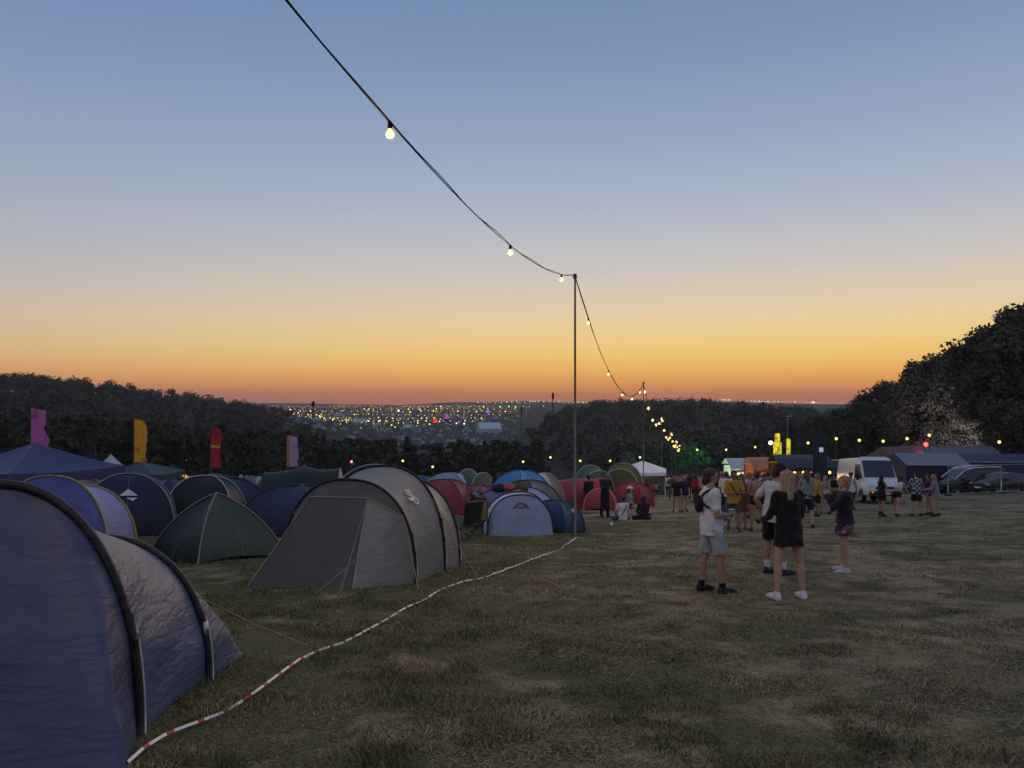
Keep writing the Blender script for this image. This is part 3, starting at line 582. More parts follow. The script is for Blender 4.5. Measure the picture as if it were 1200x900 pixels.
def festoon(label, A, B, sag, bulbs, m_, r=.042, pts=None, cr=.008, light=0, group=None, twin=True):
    A, B = Vector(A), Vector(B); root = thing('bulb_string', label, 'string lights', tuple(A), group)
    if pts is None:
        def at(t): p = A*(1-t)+B*t; p.z -= sag*4*t*(1-t); return p
        ts = [k/24 for k in range(25)]
    else:
        ys = [p[1] for p in pts]; xs = [p[0] for p in pts]; zs = [p[2] for p in pts]
        def at(t): yy = A.y+(B.y-A.y)*t; return Vector((float(np.interp(yy, ys, xs)), yy, float(np.interp(yy, ys, zs))))
        ts = [k/60 for k in range(61)]
    P = [at(t) for t in ts]; m = MB(); m.tube(P, cr, 5); m.build('cable', cablem, root)
    if twin:
        m = MB(); m.tube([p+Vector((.012*math.sin(i*.8), 0, .018+.014*math.sin(i*1.1))) for i, p in enumerate(P)], cr*.8, 5); m.build('support_wire', cablem, root)
    for t in bulbs:
        q = bulb(root, at(t), m_, r)
        if light: lamp_light('bulb_light', root, q-Vector((0, 0, .08)), (1, .62, .28), light, .05)
    return root
def smooth_curve(P):                     # a quadratic sag fitted through the sighted points
    d = np.array([p[1] for p in P]); cx = np.polyfit(d, [p[0] for p in P], 1); cz = np.polyfit(d, [p[2] for p in P], 3 if len(P) > 4 else 2); return cx, cz
def sight(px, py, d): return ((px-600)/F*d, d, CH+(HOR-py)/F*d)
# first span: from a pole behind the camera to the tall pole
a_, b_ = -3.1, (1.68+3.1)/21
def dcol(px): return a_/((px-600)/F-b_)
near = [sight(px, py, dcol(px)) for px, py in ((335, 0), (395, 73), (455, 140), (530, 224), (597, 287), (630, 311), (657, 321))]+[(1.68, 21, G(1.68, 21)+HP)]
zc = np.polyfit([p[1] for p in near], [p[2] for p in near], 3)
span = []
for y in np.linspace(4.0, 21, 50): span.append((a_+b_*y, y, float(np.polyval(zc, y))))
s4 = float(np.polyval(np.polyder(zc), 4.0)); z4 = span[0][2]
back = [(a_+b_*y, y, z4+s4*(y-4)+.012*(y-4)**2) for y in np.linspace(-6, 3.8, 14)]
P0 = back+span; P0[-1] = (1.68, 21, G(1.68, 21)+HP-.04)
tt = lambda y: (y-P0[0][1])/(P0[-1][1]-P0[0][1])
festoon('near span of glowing bulbs on black cable sweeping overhead to the tall pole', P0[0], P0[-1], 0, [tt(-2.6), tt(2.7), tt(dcol(457)), tt(dcol(598)), tt(dcol(658))], bulbm, .046, P0, .008, light=95)
xp, yp = PX[0]; yb, xb, zb = P0[0][1], P0[0][0], P0[0][2]
r = thing('lamp_pole', 'tall pole holding the overhead end of the bulb string', 'pole', (xb, yb, G(xb, yb))); m = MB(); m.tube([(xb, yb, G(xb, yb)-.2), (xb, yb, zb+.05)], [.034, .026], 8); m.build('shaft', polem, r); m = MB(); m.tube([(xb, yb, zb-.05), (xb, yb, zb+.1)], .045, 8); m.build('cap', darkm, r)
for i in range(1, len(PX)-1):
    A = (*PX[i], G(*PX[i])+HP-.04); B = (*PX[i+1], G(*PX[i+1])+HP-.04)
    festoon(['', 'span of bulbs dipping from the tall pole to the pole by the gazebo', 'span of bulbs running downhill past the white gazebo'][i] if i < 3 else 'far span of bulbs descending the slope towards the stalls', A, B, 1.75 if i == 1 else 1.3, [.10, .31, .51, .70, .90] if i == 1 else [.04, .2, .4, .6, .8, .97], bulbm if i < 3 else bulbfar, .045 if i == 1 else .05+.02*i, cr=.008+.003*i, light=70 if i == 1 else (60 if i == 2 else 0), group=None if i < 3 else 'far spans of the bulb string', twin=i < 3)
# lamps on short posts along the lane at the foot of the field
lane = [(412,541,92),(472,540,92),(507,547,86),(613,541,90),(645,536,92),(680,540,90),(715,540,90),(750,536,92),(817,527,100),(851,527,98),(885,524,94),(947,519,80),(980,514,72),(1007,516,72),(1035,517,72),(1063,514,72),(1089,510,70),(1171,518,68)]
for k, (px, py, d) in enumerate(lane):
    x, y, z = sight(px, py, d); z0 = G(x, y); LM = [(412,'behind the long dark green tent'),(472,'behind the teal peaked tent'),(507,'behind the pale blue and white tent'),(613,'behind the bright blue dome'),(645,'left of the tall pole, behind the big red tent'),(680,'behind the black hooded figure'),(715,'behind the grey green tunnel tent'),(750,'behind the white gazebo'),(817,'beside the green-lit trees'),(851,'between the green-lit trees and the stalls'),(885,'behind the white stall'),(947,'behind the dark banner'),(980,'behind the dark panel van'),(1007,'behind the person in white tee and hat'),(1035,'behind the white delivery van'),(1063,'behind the brown stall tent'),(1089,'beside the red flood light'),(1171,'behind the black hatchback')]; lab = ('red' if k == 0 else 'warm')+' lamp on a thin post '+nearby(px, LM)
    r = thing('lane_lamp', lab, 'lamp', (x, y, z0), 'lamps on thin posts along the lane')
    m = MB(); m.tube([(x, y, z0), (x, y, z+.25)], .03, 6); m.build('post', polem, r)
    m = MB(); m.tube([(x, y, z+.25), (x, y, z+.12)], [.04, .10], 8); m.build('shade', darkm, r)
    m = MB(); m.ell((x, y, z), (.13, .13, .14), 10, 6); m.build('bulb', mat('lane_red', (1,.15,.08), emit=5, var=0, noshadow=True) if k == 0 else bulbfar, r)
# ------------------------------------------------------------------ red and white tape along the grass
tp = [(150,900),(168,884),(195,868),(232,852),(262,838),(300,815),(330,795),(352,776),(372,766),(400,758),(430,742),(455,728),(480,714),(503,702),(520,692),(545,684),(575,676),(605,665),(630,655),(655,646),(676,631)]
def on_ground(px, py):
    d = CH/((py-HOR)/F-.089)
    for _ in range(12): x = (px-600)/F*d; d = .5*d+.5*(CH-G(x, d))/((py-HOR)/F)
    return Vector(((px-600)/F*d, d, G((px-600)/F*d, d)))
TP = [on_ground(*q) for q in tp]; m = MB(); acc = 0; rows = []; L_ = []
for i in range(len(TP)-1):
    n = max(2, int((TP[i+1]-TP[i]).length/.06))
    for k in range(n):
        t = k/n; L_.append(TP[i]*(1-t)+TP[i+1]*t)
dist = 0
for i in range(len(L_)-1):
    p, q = L_[i], L_[i+1]; t = (q-p).normalized(); s_ = Vector((-t.y, t.x, 0)); a = 1.2*noise.noise((dist*.8, 3, 1))+.9; a2 = 1.2*noise.noise(((dist+(q-p).length)*.8, 3, 1))+.9
    lift = lambda u: .035+.03*noise.noise((u*1.3, 7, 2)); hw = .0095
    f = lambda P_, A_, u, sg: P_+Vector((0, 0, lift(u)))+(s_*math.cos(A_)+Vector((0, 0, 1))*math.sin(A_))*hw*sg
    u2 = dist+(q-p).length; m.add([f(p, a, dist, -1), f(p, a, dist, 1), f(q, a2, u2, 1), f(q, a2, u2, -1)], [(0, 1, 2, 3)], 1 if (dist % .27) > .19 else 0); dist = u2
tape = m.build('barrier_tape', [mat('tape_white', (.78,.76,.72), .45, .4, var=.1), mat('tape_red', (.5,.035,.03), .45, .4, var=.1)], None, True, off=L_[len(L_)//2]); tag(tape, 'red and white striped barrier tape lying across the grass', 'tape')
x, y = 1.60, 20.75; r = thing('tape_stake', 'short dark stake holding the tape end at the tall pole', 'stake', (x, y, G(x, y))); m = MB(); m.tube([(x, y, G(x, y)-.1), (x, y, G(x, y)+.72)], .016, 6); m.build('shaft', mat('stake_green', (.02,.045,.035), var=.1), r)
m = MB(); m.box((x, y, G(x, y)+.66), (.06, .06, .09)); m.build('tape_knot', whitep, r)
for j, (px, py) in enumerate(((690, 605), (717, 617), (775, 590))):
    a = on_ground(px, py); m = MB(); pts = [a+Vector((.03*math.sin(k*1.9), .05*k*(1 if j == 1 else .4), .03+.05*abs(math.sin(k*1.1)))) for k in range(9)] if j else [a+Vector((.22*k-.6, .02*math.sin(k), .03+.02*math.sin(k*2.)) ) for k in range(9)]
    m.grid([[p-Vector((.02, 0, .01)), p+Vector((.02, 0, .02))] if j else [p-Vector((0, 0, .02)), p+Vector((0, 0, .025))] for p in pts]); o = m.build('loose_tape', MC['tape_white'], None, off=a); tag(o, ['strip of pale tape lying at the feet of the robed figure', 'crumpled white tape on the grass behind the sitting pair', 'curl of white tape by the gazebo leg'][j], 'tape')
# ------------------------------------------------------------------ feather flags
def flag(label, px, d, ptop, pbot, wpx, m1, kind):
    x, y, zt = sight(px, ptop, d); z0 = G(x, y); zb = CH+(HOR-pbot)/F*d; W_ = wpx/F*d
    r = thing('feather_flag', label, 'flag', (x, y, z0)); mm = MB(); mm.tube([(x, y, z0), (x, y, zt+.05)], [.04, .025], 6); mm.build('pole', polem, r)
    P = []
    for i in range(19):
        t = i/18; zz = zt+(zb-zt)*t; row = []
        for j in range(9):
            u = j/8; ww = W_*(.86+.16*noise.noise((t*3.1, px, 1))+.10*noise.noise((t*9, px, 4))); row.append(Vector((x+ww*u+.03, y+.5*u*noise.noise((t*2.6, u*1.3, px+.5)), zz-.10*u*math.sin(t*5+1)-.12*u*(1-t))))
        P.append(row)
    b = MB().grid(P).build('banner', m1, r)
    if kind == 'stripe':
        MB().grid([[p+Vector((0, -.02, 0)) for p in P[i]] for i in (8, 9)]).build('stripe', mat('flag_yellow', (.7,.42,.03), var=.1), r)
    if kind == 'letters':
        MB().grid([[row[k]+Vector((0, -.015, 0)) for k in (0, 1, 2)] for row in P]).build('side_strip', mat('flag_orange', (.75,.33,.06), var=.1), r)
        for i in range(1, 18, 2):
            mm = MB(); c = P[i][1]+Vector((0, -.035, 0)); s_ = W_*.09; mm.add([c+Vector((s_*q[0], 0, s_*q[1])) for q in ((-1,-1), (.2,-.6), (1,-1), (.5,.2), (.8,1), (-.5,.7))], [tuple(range(6))]); mm.build('letter', mat('flag_red', (.45,.04,.06), var=.1), r, smooth=False)
    return r
def patchy(name, c1, c2, sc=1.2, lo=.45, hi=.55):
    m_ = mat(name, c1, .7, .2, var=0); n = m_.node_tree.nodes; l = m_.node_tree.links; t = n.new('ShaderNodeTexNoise'); t.inputs['Scale'].default_value = sc; co = n.new('ShaderNodeTexCoord'); l.new(co.outputs['Object'], t.inputs['Vector'])
    q = n.new('ShaderNodeMapRange'); q.inputs[1].default_value = lo; q.inputs[2].default_value = hi; l.new(t.outputs['Fac'], q.inputs[0]); x_ = n.new('ShaderNodeMix'); x_.data_type = 'RGBA'; x_.inputs[6].default_value = (*c1, 1); x_.inputs[7].default_value = (*c2, 1); l.new(q.outputs[0], x_.inputs[0])
    l.new(x_.outputs[2], n['Principled BSDF'].inputs['Base Color'])
    t2 = n.new('ShaderNodeBsdfTranslucent'); l.new(x_.outputs[2], t2.inputs[0]); ms = n.new('ShaderNodeMixShader'); ms.inputs[0].default_value = .5; l.new(n['Principled BSDF'].outputs[0], ms.inputs[1]); l.new(t2.outputs[0], ms.inputs[2]); l.new(ms.outputs[0], n['Material Output'].inputs[0]); return m_
flag('tall pink feather flag above the navy gazebo', 36, 60, 478, 524, 20, patchy('flag_pink', (.62,.17,.42), (.42,.06,.25), 1.4, .5, .7), '')
flag('tall yellow and orange patched feather flag', 157, 68, 491, 542, 17, patchy('flag_gold', (.85,.42,.04), (.62,.14,.06), .9, .52, .62), '')
flag('tall red feather flag with a yellow stripe', 247, 75, 500, 549, 14, patchy('flag_crimson', (.55,.04,.06), (.35,.03,.06), 1.5), 'stripe')
flag('tall lilac feather flag with orange lettered edge', 336, 84, 510, 547, 15, patchy('flag_lilac', (.5,.32,.55), (.35,.2,.42), 1.2, .5, .7), 'letters')
# thin bare posts among the far tents
for px, d, pt in ((112, 50, 518), (304, 60, 545), (639, 60, 533), (936, 76, 497)):
    x, y, zt = sight(px, pt, d); z0 = G(x, y); r = thing('thin_post', {112:'bare thin post beside the white pagoda gazebo', 304:'bare thin post among the tents by the red flag', 639:'bare thin pale post behind the bright blue dome', 936:'dark thin mast behind the dark stall canopy'}[px], 'post', (x, y, z0)); m = MB(); m.tube([(x, y, z0), (x, y, zt)], [.04, .03], 6); m.build('shaft', polem, r); m = MB(); m.tube([(x, y, zt-.02), (x, y, zt+.06)], .05, 6); m.build('cap', darkm, r)

# ------------------------------------------------------------------ people
PENDING = []
def skin(n, c): return mat('skin_'+n, c, .55, .3, var=.06, vscale=9)
SK = dict(fair=skin('fair', (.46,.27,.20)), mid=skin('mid', (.36,.20,.14)), tan=skin('tan', (.25,.13,.09)))
eyem = mat('eye_dark', (.03,.02,.02), .4, .4, var=0); lipm = mat('lip', (.33,.12,.10), .5, .3, var=0)
def hairm(c): return mat('hair_%d_%d_%d' % tuple(int(v*1000) for v in c), c, .55, .35, var=.35, vscale=30, bump=.5, bscale=60)
def cl(n, c, **k): return mat('cloth_'+n, c, .85, .2, bump=.5, bscale=14, var=.15, sheen=.1, **k)
class Ring:                              # loft of ellipses along a spine, closed at both ends
    @staticmethod
    def loft(mb, rows, n=16):
        P = []
        for c, ax, ay, hx_, hy in rows: P.append([c+ax*(hx_*math.cos(2*PI*j/n))+ay*(hy*math.sin(2*PI*j/n)) for j in range(n)])
        k0 = len(mb.v); mb.grid(P, 0, True); mb.f.append(tuple(k0+j for j in range(n))[::-1]); mb.f.append(tuple(k0+(len(P)-1)*n+j for j in range(n))); mb.m += [0, 0]
def person(label, px=0, d=10, H=1.75, yaw=0, skin_='fair', fem=False, top=None, bottom=None, hair=((.05,.035,.025), 'short'), hat=None, shoes=(.02,.02,.025), socks=None,
           legs=((5,4,6),(-5,4,6)), arms=((8,10,15,0),(8,10,15,0)), lean=0, side=0, head=(0,0), sit=False, vox=.015, bag=None, extra=None, xy=None, group=None, raise_=0, over=None, cat='person', bagcol=(.02,.02,.022)):
    if xy is None: x, y = (px-600)/F*d, d
    else: x, y = xy
    z0 = G(x, y)+raise_; root = thing('person', label, cat, (x, y, z0), group); h = H; yw = R(yaw); fwd = Vector((-math.sin(yw), math.cos(yw), 0)); rgt = Vector((math.cos(yw), math.sin(yw), 0)); up = Vector((0, 0, 1))
    def D(a, b, c): return rgt*a+fwd*b+up*c
    # legs first, to find the pelvis height
    def ldir(f, a, s_): f, a = R(f), R(a); return D(s_*math.sin(a), math.sin(f)*math.cos(a), -math.cos(f)*math.cos(a))
    J = {}
    for s_, lg in ((-1, legs[0]), (1, legs[1])):
        f, a, k = lg; hip = D(s_*.052*h, 0, 0); kn = hip+ldir(f, a, s_)*.245*h; an = kn+ldir(f-k, a*.4, s_)*.245*h; J[s_] = [hip, kn, an]
    low = min(J[-1][2].z, J[1][2].z); pz = .042*h-low if not sit else .075*h
    if sit and not isinstance(sit, bool): pz = sit
    O = Vector((x, y, z0+pz))
    for s_ in J: J[s_] = [O+p for p in J[s_]]
    ln, sd_ = R(lean), R(side); ax = (up*math.cos(ln)+fwd*math.sin(ln)); ax = (ax*math.cos(sd_)+rgt*math.sin(sd_)).normalized(); fx = fwd-ax*fwd.dot(ax); fx.normalize(); rx = fx.cross(ax).normalized()
    TL = .29*h; sp = lambda t: O+ax*(TL*t)
    if fem: prof = [(-.16,.062,.055),(0,.096,.066),(.16,.090,.060),(.40,.070,.052),(.70,.084,.064),(.88,.088,.052),(.98,.060,.042),(1.05,.03,.034)]
    else: prof = [(-.16,.064,.055),(0,.092,.062),(.16,.088,.060),(.40,.080,.056),(.72,.100,.068),(.88,.106,.056),(.98,.070,.046),(1.05,.034,.036)]
    shw = .094*h if fem else .108*h
    B = MB(); Ring.loft(B, [(sp(t), rx, fx, a*h, b*h) for t, a, b in prof])
    am = .88 if fem else 1.0; H_ = {}
    for s_ in (-1, 1):
        hip, kn, an = J[s_]; B.cone(hip, kn, .050*h, .031*h, 12, 4); cm = kn*.7+an*.3-fwd*.006*h; B.cone(kn, cm, .030*h, .031*h); B.cone(cm, an, .030*h, .019*h)
        toe = an+D(s_*.012*h, .085*h, -.028*h); B.cone(an+up*-.012*h, toe, .022*h, .016*h)
        f, a, e, i_ = arms[0] if s_ < 0 else arms[1]; f, a, e, i_ = R(f), R(a), R(e), R(i_); sh = sp(.90)+rx*(s_*shw)
        ud = (rx*(s_*math.sin(a))+fx*(math.sin(f)*math.cos(a))-ax*(math.cos(f)*math.cos(a))).normalized(); el_ = sh+ud*.172*h
        fd = (rx*(-s_*math.sin(i_))+fx*(math.sin(f+e)*math.cos(i_))-ax*(math.cos(f+e)*math.cos(i_))).normalized(); wr_ = el_+fd*.148*h
        B.cone(sh, el_, .029*h*am, .0225*h*am); B.cone(el_, el_*.65+wr_*.35, .0225*h*am, .0235*h*am); B.cone(el_*.65+wr_*.35, wr_, .0235*h*am, .0145*h*am)
        # hand: palm, four unequal bent fingers and a thumb off its side
        side_ = fd.cross(ud); side_ = side_.normalized() if side_.length > .05 else (fwd*1.0); nrm = fd.cross(side_).normalized()
        B.cone(wr_, wr_+fd*.038*h, .015*h, .021*h); pe = wr_+fd*.042*h
        for q, (o_, ll) in enumerate(((-.016, .036), (-.0055, .042), (.0055, .040), (.016, .031))):
            b0 = pe+side_*o_*h; b1 = b0+(fd*.85+nrm*.5)*ll*.55*h+side_*o_*.15*h; b2 = b1+(fd*.35+nrm*.93)*ll*.5*h; r0 = max(.0052*h, vox*.62); B.cone(b0, b1, r0, r0*.9, 8, 2); B.cone(b1, b2, r0*.9, r0*.75, 8, 2)
        t0 = wr_+fd*.012*h-side_*.013*h; t1 = t0+(fd*.6-side_*.75+nrm*.2)*.026*h; B.cone(t0, t1, .0068*h, max(.0056*h, vox*.6), 8, 2); B.cone(t1, t1+(fd*.8+nrm*.45)*.022*h, max(.0056*h, vox*.6), max(.0045*h, vox*.5), 8, 2)
        H_[s_] = (sh, el_, wr_, pe+nrm*.012*h, fd)
    hy_, hp2 = R(head[0]), R(head[1]); hf = (fx*math.cos(hy_)-rx*math.sin(hy_)); hr = (rx*math.cos(hy_)+fx*math.sin(hy_)); hu = (ax*.6+up*.8).normalized(); hf2 = (hf*math.cos(hp2)+hu*math.sin(hp2)); hf2 = (hf2).normalized(); hu2 = hr.cross(hf2).normalized()
    nb = sp(1.0); hc = nb+hu*.088*h+hf*.012*h; B.cone(sp(.95), hc-hu2*.02*h, .034*h*(.85 if fem else 1), .029*h*(.85 if fem else 1))
    from mathutils import Matrix
    M = Matrix((hr, hf2, hu2)).transposed()
    B.ell(hc+hu2*.012*h, (.043*h, .053*h, .052*h), 16, 10, 0, M); B.ell(hc+hf2*.014*h-hu2*.026*h, (.034*h, .036*h, .036*h), 14, 9, 0, M)       # skull and jaw
    B.cone(hc+hf2*.050*h+hu2*.004*h, hc+hf2*.060*h-hu2*.010*h, .0045*h, .0075*h, 8, 2)                                                          # nose
    for s_ in (-1, 1): B.ell(hc+hr*(s_*.044*h)-hf2*.002*h-hu2*.004*h, (.006*h, .011*h, .017*h), 8, 6, 0, M)                                     # ears
    body = B.build('body', [SK[skin_], eyem, lipm], root); PENDING.append((body, vox, 2, ('face', hc-Vector((x, y, z0)), hf2, hr, hu2, h)))
    def put(name, mb, mt, sm=3, v=None): o = mb.build(name, mt, root); PENDING.append((o, v or vox, sm, None)); return o
    # clothes
    for lay, garment in enumerate((top, over)):
        if not garment: continue
        kind, mt = garment; T = MB(); g = .010*h+lay*.009*h
        hem = {'tee': -.24, 'crop': .42, 'long': -.10, 'coat': -.42, 'dress': -.50, 'robe': -1.15}[kind]; rows = []
        ts = [hem]+[t for t in (-.4, -.2, 0, .2, .42, .7, .88, .985) if t > hem+.04]
        for t in ts:
            tt_ = max(t, -.02); a = np.interp(tt_, [p[0] for p in prof], [p[1] for p in prof])*h+g; b = np.interp(tt_, [p[0] for p in prof], [p[2] for p in prof])*h+g
            if kind in ('tee', 'long', 'coat') and -.1 <= t < .5: a = max(a, .094*h+g*.6); b = max(b, .066*h+g*.6)
            if kind == 'tee' and t <= .2: a = max(a, .112*h); b = max(b, .086*h)
            if t < 0 and kind != 'tee': fl = 1+(-t)*(.45 if kind != 'robe' else .2); a *= fl; b = max(b*fl*1.1, .078*h)
            rows.append((sp(t) if t >= 0 else O+ax*(0)+up*(TL*t), rx, fx, a, b))
        rows.append((sp(1.03), rx, fx, .040*h, .040*h)); Ring.loft(T, rows, 20)
        fr = {'tee': .55, 'crop': .0, 'long': 1, 'coat': 1, 'dress': 0, 'robe': 1}[kind]
        for s_ in (-1, 1):
            sh, el_, wr_, _, fd = H_[s_]
            if fr == 0: continue
            e2 = el_ if fr == 1 else sh*(1-fr*1.25)+el_*fr*1.25; T.cone(sh, e2, (.038+lay*.005)*h*am, (.0335+lay*.005)*h*am)
            if fr == 1: T.cone(el_, wr_, (.0325+lay*.004)*h*am, (.0255+lay*.004)*h*am)
        put({'tee': 'shirt', 'crop': 'crop_top', 'long': 'top', 'coat': 'jacket', 'dress': 'dress', 'robe': 'robe'}[kind] if not lay else 'jacket', T, mt)
    if bottom:
        kind, mt = bottom; T = MB(); a = .098*h+.008*h; b = .069*h+.008*h
        Ring.loft(T, [(sp(t), rx, fx, a*k_, b*k_) for t, k_ in ((-.18, .86), (-.08, 1), (.05, 1.0), (.17, .97))], 18)
        if kind == 'skirt': T = MB(); Ring.loft(T, [(O+up*(TL*t), rgt, fwd, a*k_, b*k_*1.1) for t, k_ in ((-.62, 1.22), (-.4, 1.15), (-.1, 1.02), (.15, .95))], 18)
        else:
            fr = {'shorts': .90, 'hot': .34, 'trousers': 1}[kind]
            for s_ in (-1, 1):
                hip, kn, an = J[s_]; k2 = hip*(1-fr)+kn*fr; ra, rb = (.060*h, .054*h-(.012*h if kind == 'trousers' else 0)); n = 14; t = (k2-hip).normalized(); u = t.orthogonal().normalized(); v = t.cross(u)
                Ring.loft(T, [(hip*(1-q)+k2*q, u, v, ra+(rb-ra)*q, ra+(rb-ra)*q) for q in (0, .35, .7, 1)], n)
                if kind == 'trousers': T.cone(kn, an+up*.0, .042*h, .032*h)
        put('skirt' if kind == 'skirt' else ('trousers' if kind == 'trousers' else 'shorts'), T, mt)
    shm = mat('shoe_%d_%d' % (int(shoes[0]*1000), int(shoes[2]*1000)), shoes, .6, .3, var=.1)
    for s_ in (-1, 1):
        hip, kn, an = J[s_]; T = MB(); heel = an+D(0, -.016*h, -.020*h); toe = an+D(s_*.014*h, .100*h, -.027*h); T.cone(heel, an*.35+toe*.65, .026*h, .025*h); T.cone(an*.35+toe*.65, toe, .025*h, .018*h); T.cone(an+up*.012*h, heel, .026*h, .026*h)
        T.v = [(p[0], p[1], max(p[2], an.z-.042*h)) for p in T.v]; put('shoe', T, shm, 1)
        if socks:
            T = MB(); top_ = an*(1-socks[1])+kn*socks[1]; T.cone(an, top_, .0235*h, .028*h); put('sock', T, mat('sock_%d' % int(socks[0][0]*1000), socks[0], .9, .1, var=.1), 1)
    hc_, ht = hair; hm = hairm(hc_)
    if ht:
        T = MB(); cen = hc+hu2*.022*h-hf2*.008*h
        T.ell(cen, (.049*h, .056*h, .050*h), 16, 10, 0, M)
        if ht == 'long':
            T.cone(hc-hf2*.026*h+hu2*.01*h, nb-hf2*.040*h-hu*.05*h, .043*h, .036*h); T.cone(nb-hf2*.040*h-hu*.04*h, nb-hf2*.052*h-hu*.10*h, .036*h, .014*h)
            for s_ in (-1, 1): T.cone(hc+hr*(s_*.034*h)-hf2*.012*h, nb+hr*(s_*.045*h)-hf2*.02*h-hu*.04*h, .022*h, .018*h)
        if ht == 'bun': T.ell(hc+hu2*.030*h-hf2*.052*h, (.026*h, .026*h, .024*h), 10, 8, 0, M); T.cone(hc-hf2*.03*h, nb-hf2*.02*h+hu*.03*h, .036*h, .024*h)
        if ht == 'short': T.cone(hc-hf2*.02*h, hc-hf2*.022*h-hu2*.025*h, .042*h, .034*h)
        # keep the face clear
        lim = .018*h; out = []
        for p in T.v:
            q = Vector(p)-hc; f_ = q.dot(hf2); u_ = q.dot(hu2)
            if f_ > lim and u_ < .036*h: q -= hf2*(f_-lim)
            out.append(tuple(hc+q))
        T.v = out; put('hair', T, hm, 2)
    if hat:
        kind, c = hat; T = MB(); hm2 = mat('hat_%d_%d' % (int(c[0]*1000), int(c[2]*1000)), c, .85, .2, var=.1); b0 = hc+hu2*.030*h; T.ell(b0+hu2*.012*h, (.053*h, .060*h, .042*h), 16, 8, 0, M)
        if kind == 'cap': T.ell(b0+hf2*.075*h, (.040*h, .044*h, .006*h), 14, 6, 0, M)
        if kind == 'brim': T.ell(b0, (.090*h, .096*h, .007*h), 18, 6, 0, M)
        put('hat', T, hm2, 1)
    if bag:
        bm = mat('bag_%d' % int(bagcol[0]*1000), bagcol, .8, .2, var=.15); T = MB()
        if 'pack' in bag: T.ell(sp(.60)-fx*.098*h, (.05*h, .034*h, .07*h), 14, 10, 0, Matrix((rx, fx, ax)).transposed()); put('backpack', T, bm, 1)
        if 'strap' in bag or 'pack' in bag:
            for s_ in ((-1, 1) if 'pack' in bag else (1,)):
                T = MB(); pts = []
                for k in range(17):
                    a = 2*PI*k/16; sx = .074*h if 'pack' in bag else .066*h
                    if 'pack' in bag: pts.append(sp(.74)+rx*(s_*(sx-.010*h*math.cos(a)))+fx*(.079*h*math.sin(a) if math.sin(a) > 0 else .10*h*math.sin(a))+ax*(.072*h*math.cos(a)))
                    else: tq = .5+.44*math.cos(a); pts.append(sp(tq)+rx*(.082*h*math.cos(a))+fx*(.088*h*math.sin(a)))
                T.tube(pts, .010*h, 6); T.build('strap', bm, root)
        if 'hip' in bag: T = MB(); T.ell(sp(.15)+rx*.11*h-fx*.03*h, (.025*h, .06*h, .05*h), 10, 8, 0, Matrix((rx, fx, ax)).transposed()); put('shoulder_bag', T, bm, 1)
    J['hands'] = {s_: H_[s_][3] for s_ in H_}; J['root'] = root; J['fd'] = {s_: H_[s_][4] for s_ in H_}; return J
white = cl('white', (.62,.62,.66)); blk = cl('black', (.012,.012,.014)); gry = cl('grey', (.22,.23,.25)); lgry = cl('light_grey', (.45,.46,.48)); shortg = cl('short_grey', (.34,.37,.41)); yel = cl('mustard', (.42,.25,.035)); brn = cl('brown', (.09,.06,.04)); navyc = cl('navy', (.02,.025,.05)); tanc = cl('tan', (.30,.21,.14)); pinkc = cl('pink', (.45,.22,.22)); redc = cl('red', (.35,.03,.03)); olivec = cl('olive', (.08,.08,.04)); denim = cl('denim', (.06,.08,.14))
def sequin():
    m_ = mat('cloth_sequin', (.07,.02,.07), .3, .6, .4, var=0); n = m_.node_tree.nodes; l = m_.node_tree.links; v = n.new('ShaderNodeTexVoronoi'); v.inputs['Scale'].default_value = 55; co = n.new('ShaderNodeTexCoord'); l.new(co.outputs['Object'], v.inputs['Vector'])
    r_ = n.new('ShaderNodeMapRange'); r_.inputs[1].default_value = .55; r_.inputs[2].default_value = .95; l.new(v.outputs['Color'], r_.inputs[0]); x_ = n.new('ShaderNodeMix'); x_.data_type = 'RGBA'; x_.inputs[6].default_value = (.035,.012,.04,1); x_.inputs[7].default_value = (.42,.20,.36,1); l.new(r_.outputs[0], x_.inputs[0]); l.new(x_.outputs[2], n['Principled BSDF'].inputs['Base Color']); return m_
def checks():
    m_ = mat('cloth_check', (.3,.3,.33), .85, .2, var=0); n = m_.node_tree.nodes; l = m_.node_tree.links; v = n.new('ShaderNodeTexChecker'); v.inputs['Scale'].default_value = 11; v.inputs['Color1'].default_value = (.02,.02,.03,1); v.inputs['Color2'].default_value = (.42,.43,.48,1); co = n.new('ShaderNodeTexCoord'); l.new(co.outputs['Object'], v.inputs['Vector']); l.new(v.outputs['Color'], n['Principled BSDF'].inputs['Base Color']); return m_
seq = sequin(); chk = checks()
# the four friends talking on the grass
VF = .0085
p1 = person('person in white tee and grey shorts standing side-on holding a white cup', 834, 11.1, 1.80, -82, 'mid', top=('tee', white), bottom=('shorts', shortg), hair=((.045,.03,.022), 'short'), shoes=(.012,.012,.014), socks=((.015,.015,.016), .14), legs=((-6,3,2),(12,3,10)), arms=((-8,8,78,28),(-2,8,88,30)), lean=-3, head=(-6,-4), vox=VF, bag='pack strap')
p2 = person('person in dark cap and grey tee standing behind the one in black', 907, 13.0, 1.86, -62, 'mid', top=('tee', lgry), bottom=('shorts', blk), hair=((.02,.015,.012), 'short'), hat=('cap', (.015,.015,.017)), shoes=(.02,.025,.05), socks=((.6,.6,.62), .30), legs=((2,5,4),(8,5,8)), arms=((-18,26,62,5),(5,12,60,20)), lean=7, head=(-12,-14), vox=VF)
p3 = person('person with long fair hair in loose black jacket, bare legs and white trainers', 924, 10.45, 1.76, 14, 'fair', True, top=('coat', blk), hair=((.33,.22,.13), 'long'), shoes=(.62,.62,.62), legs=((0,9,3),(-3,8,2)), arms=((12,14,62,10),(6,8,40,20)), head=(-18,0), lean=2, vox=VF)
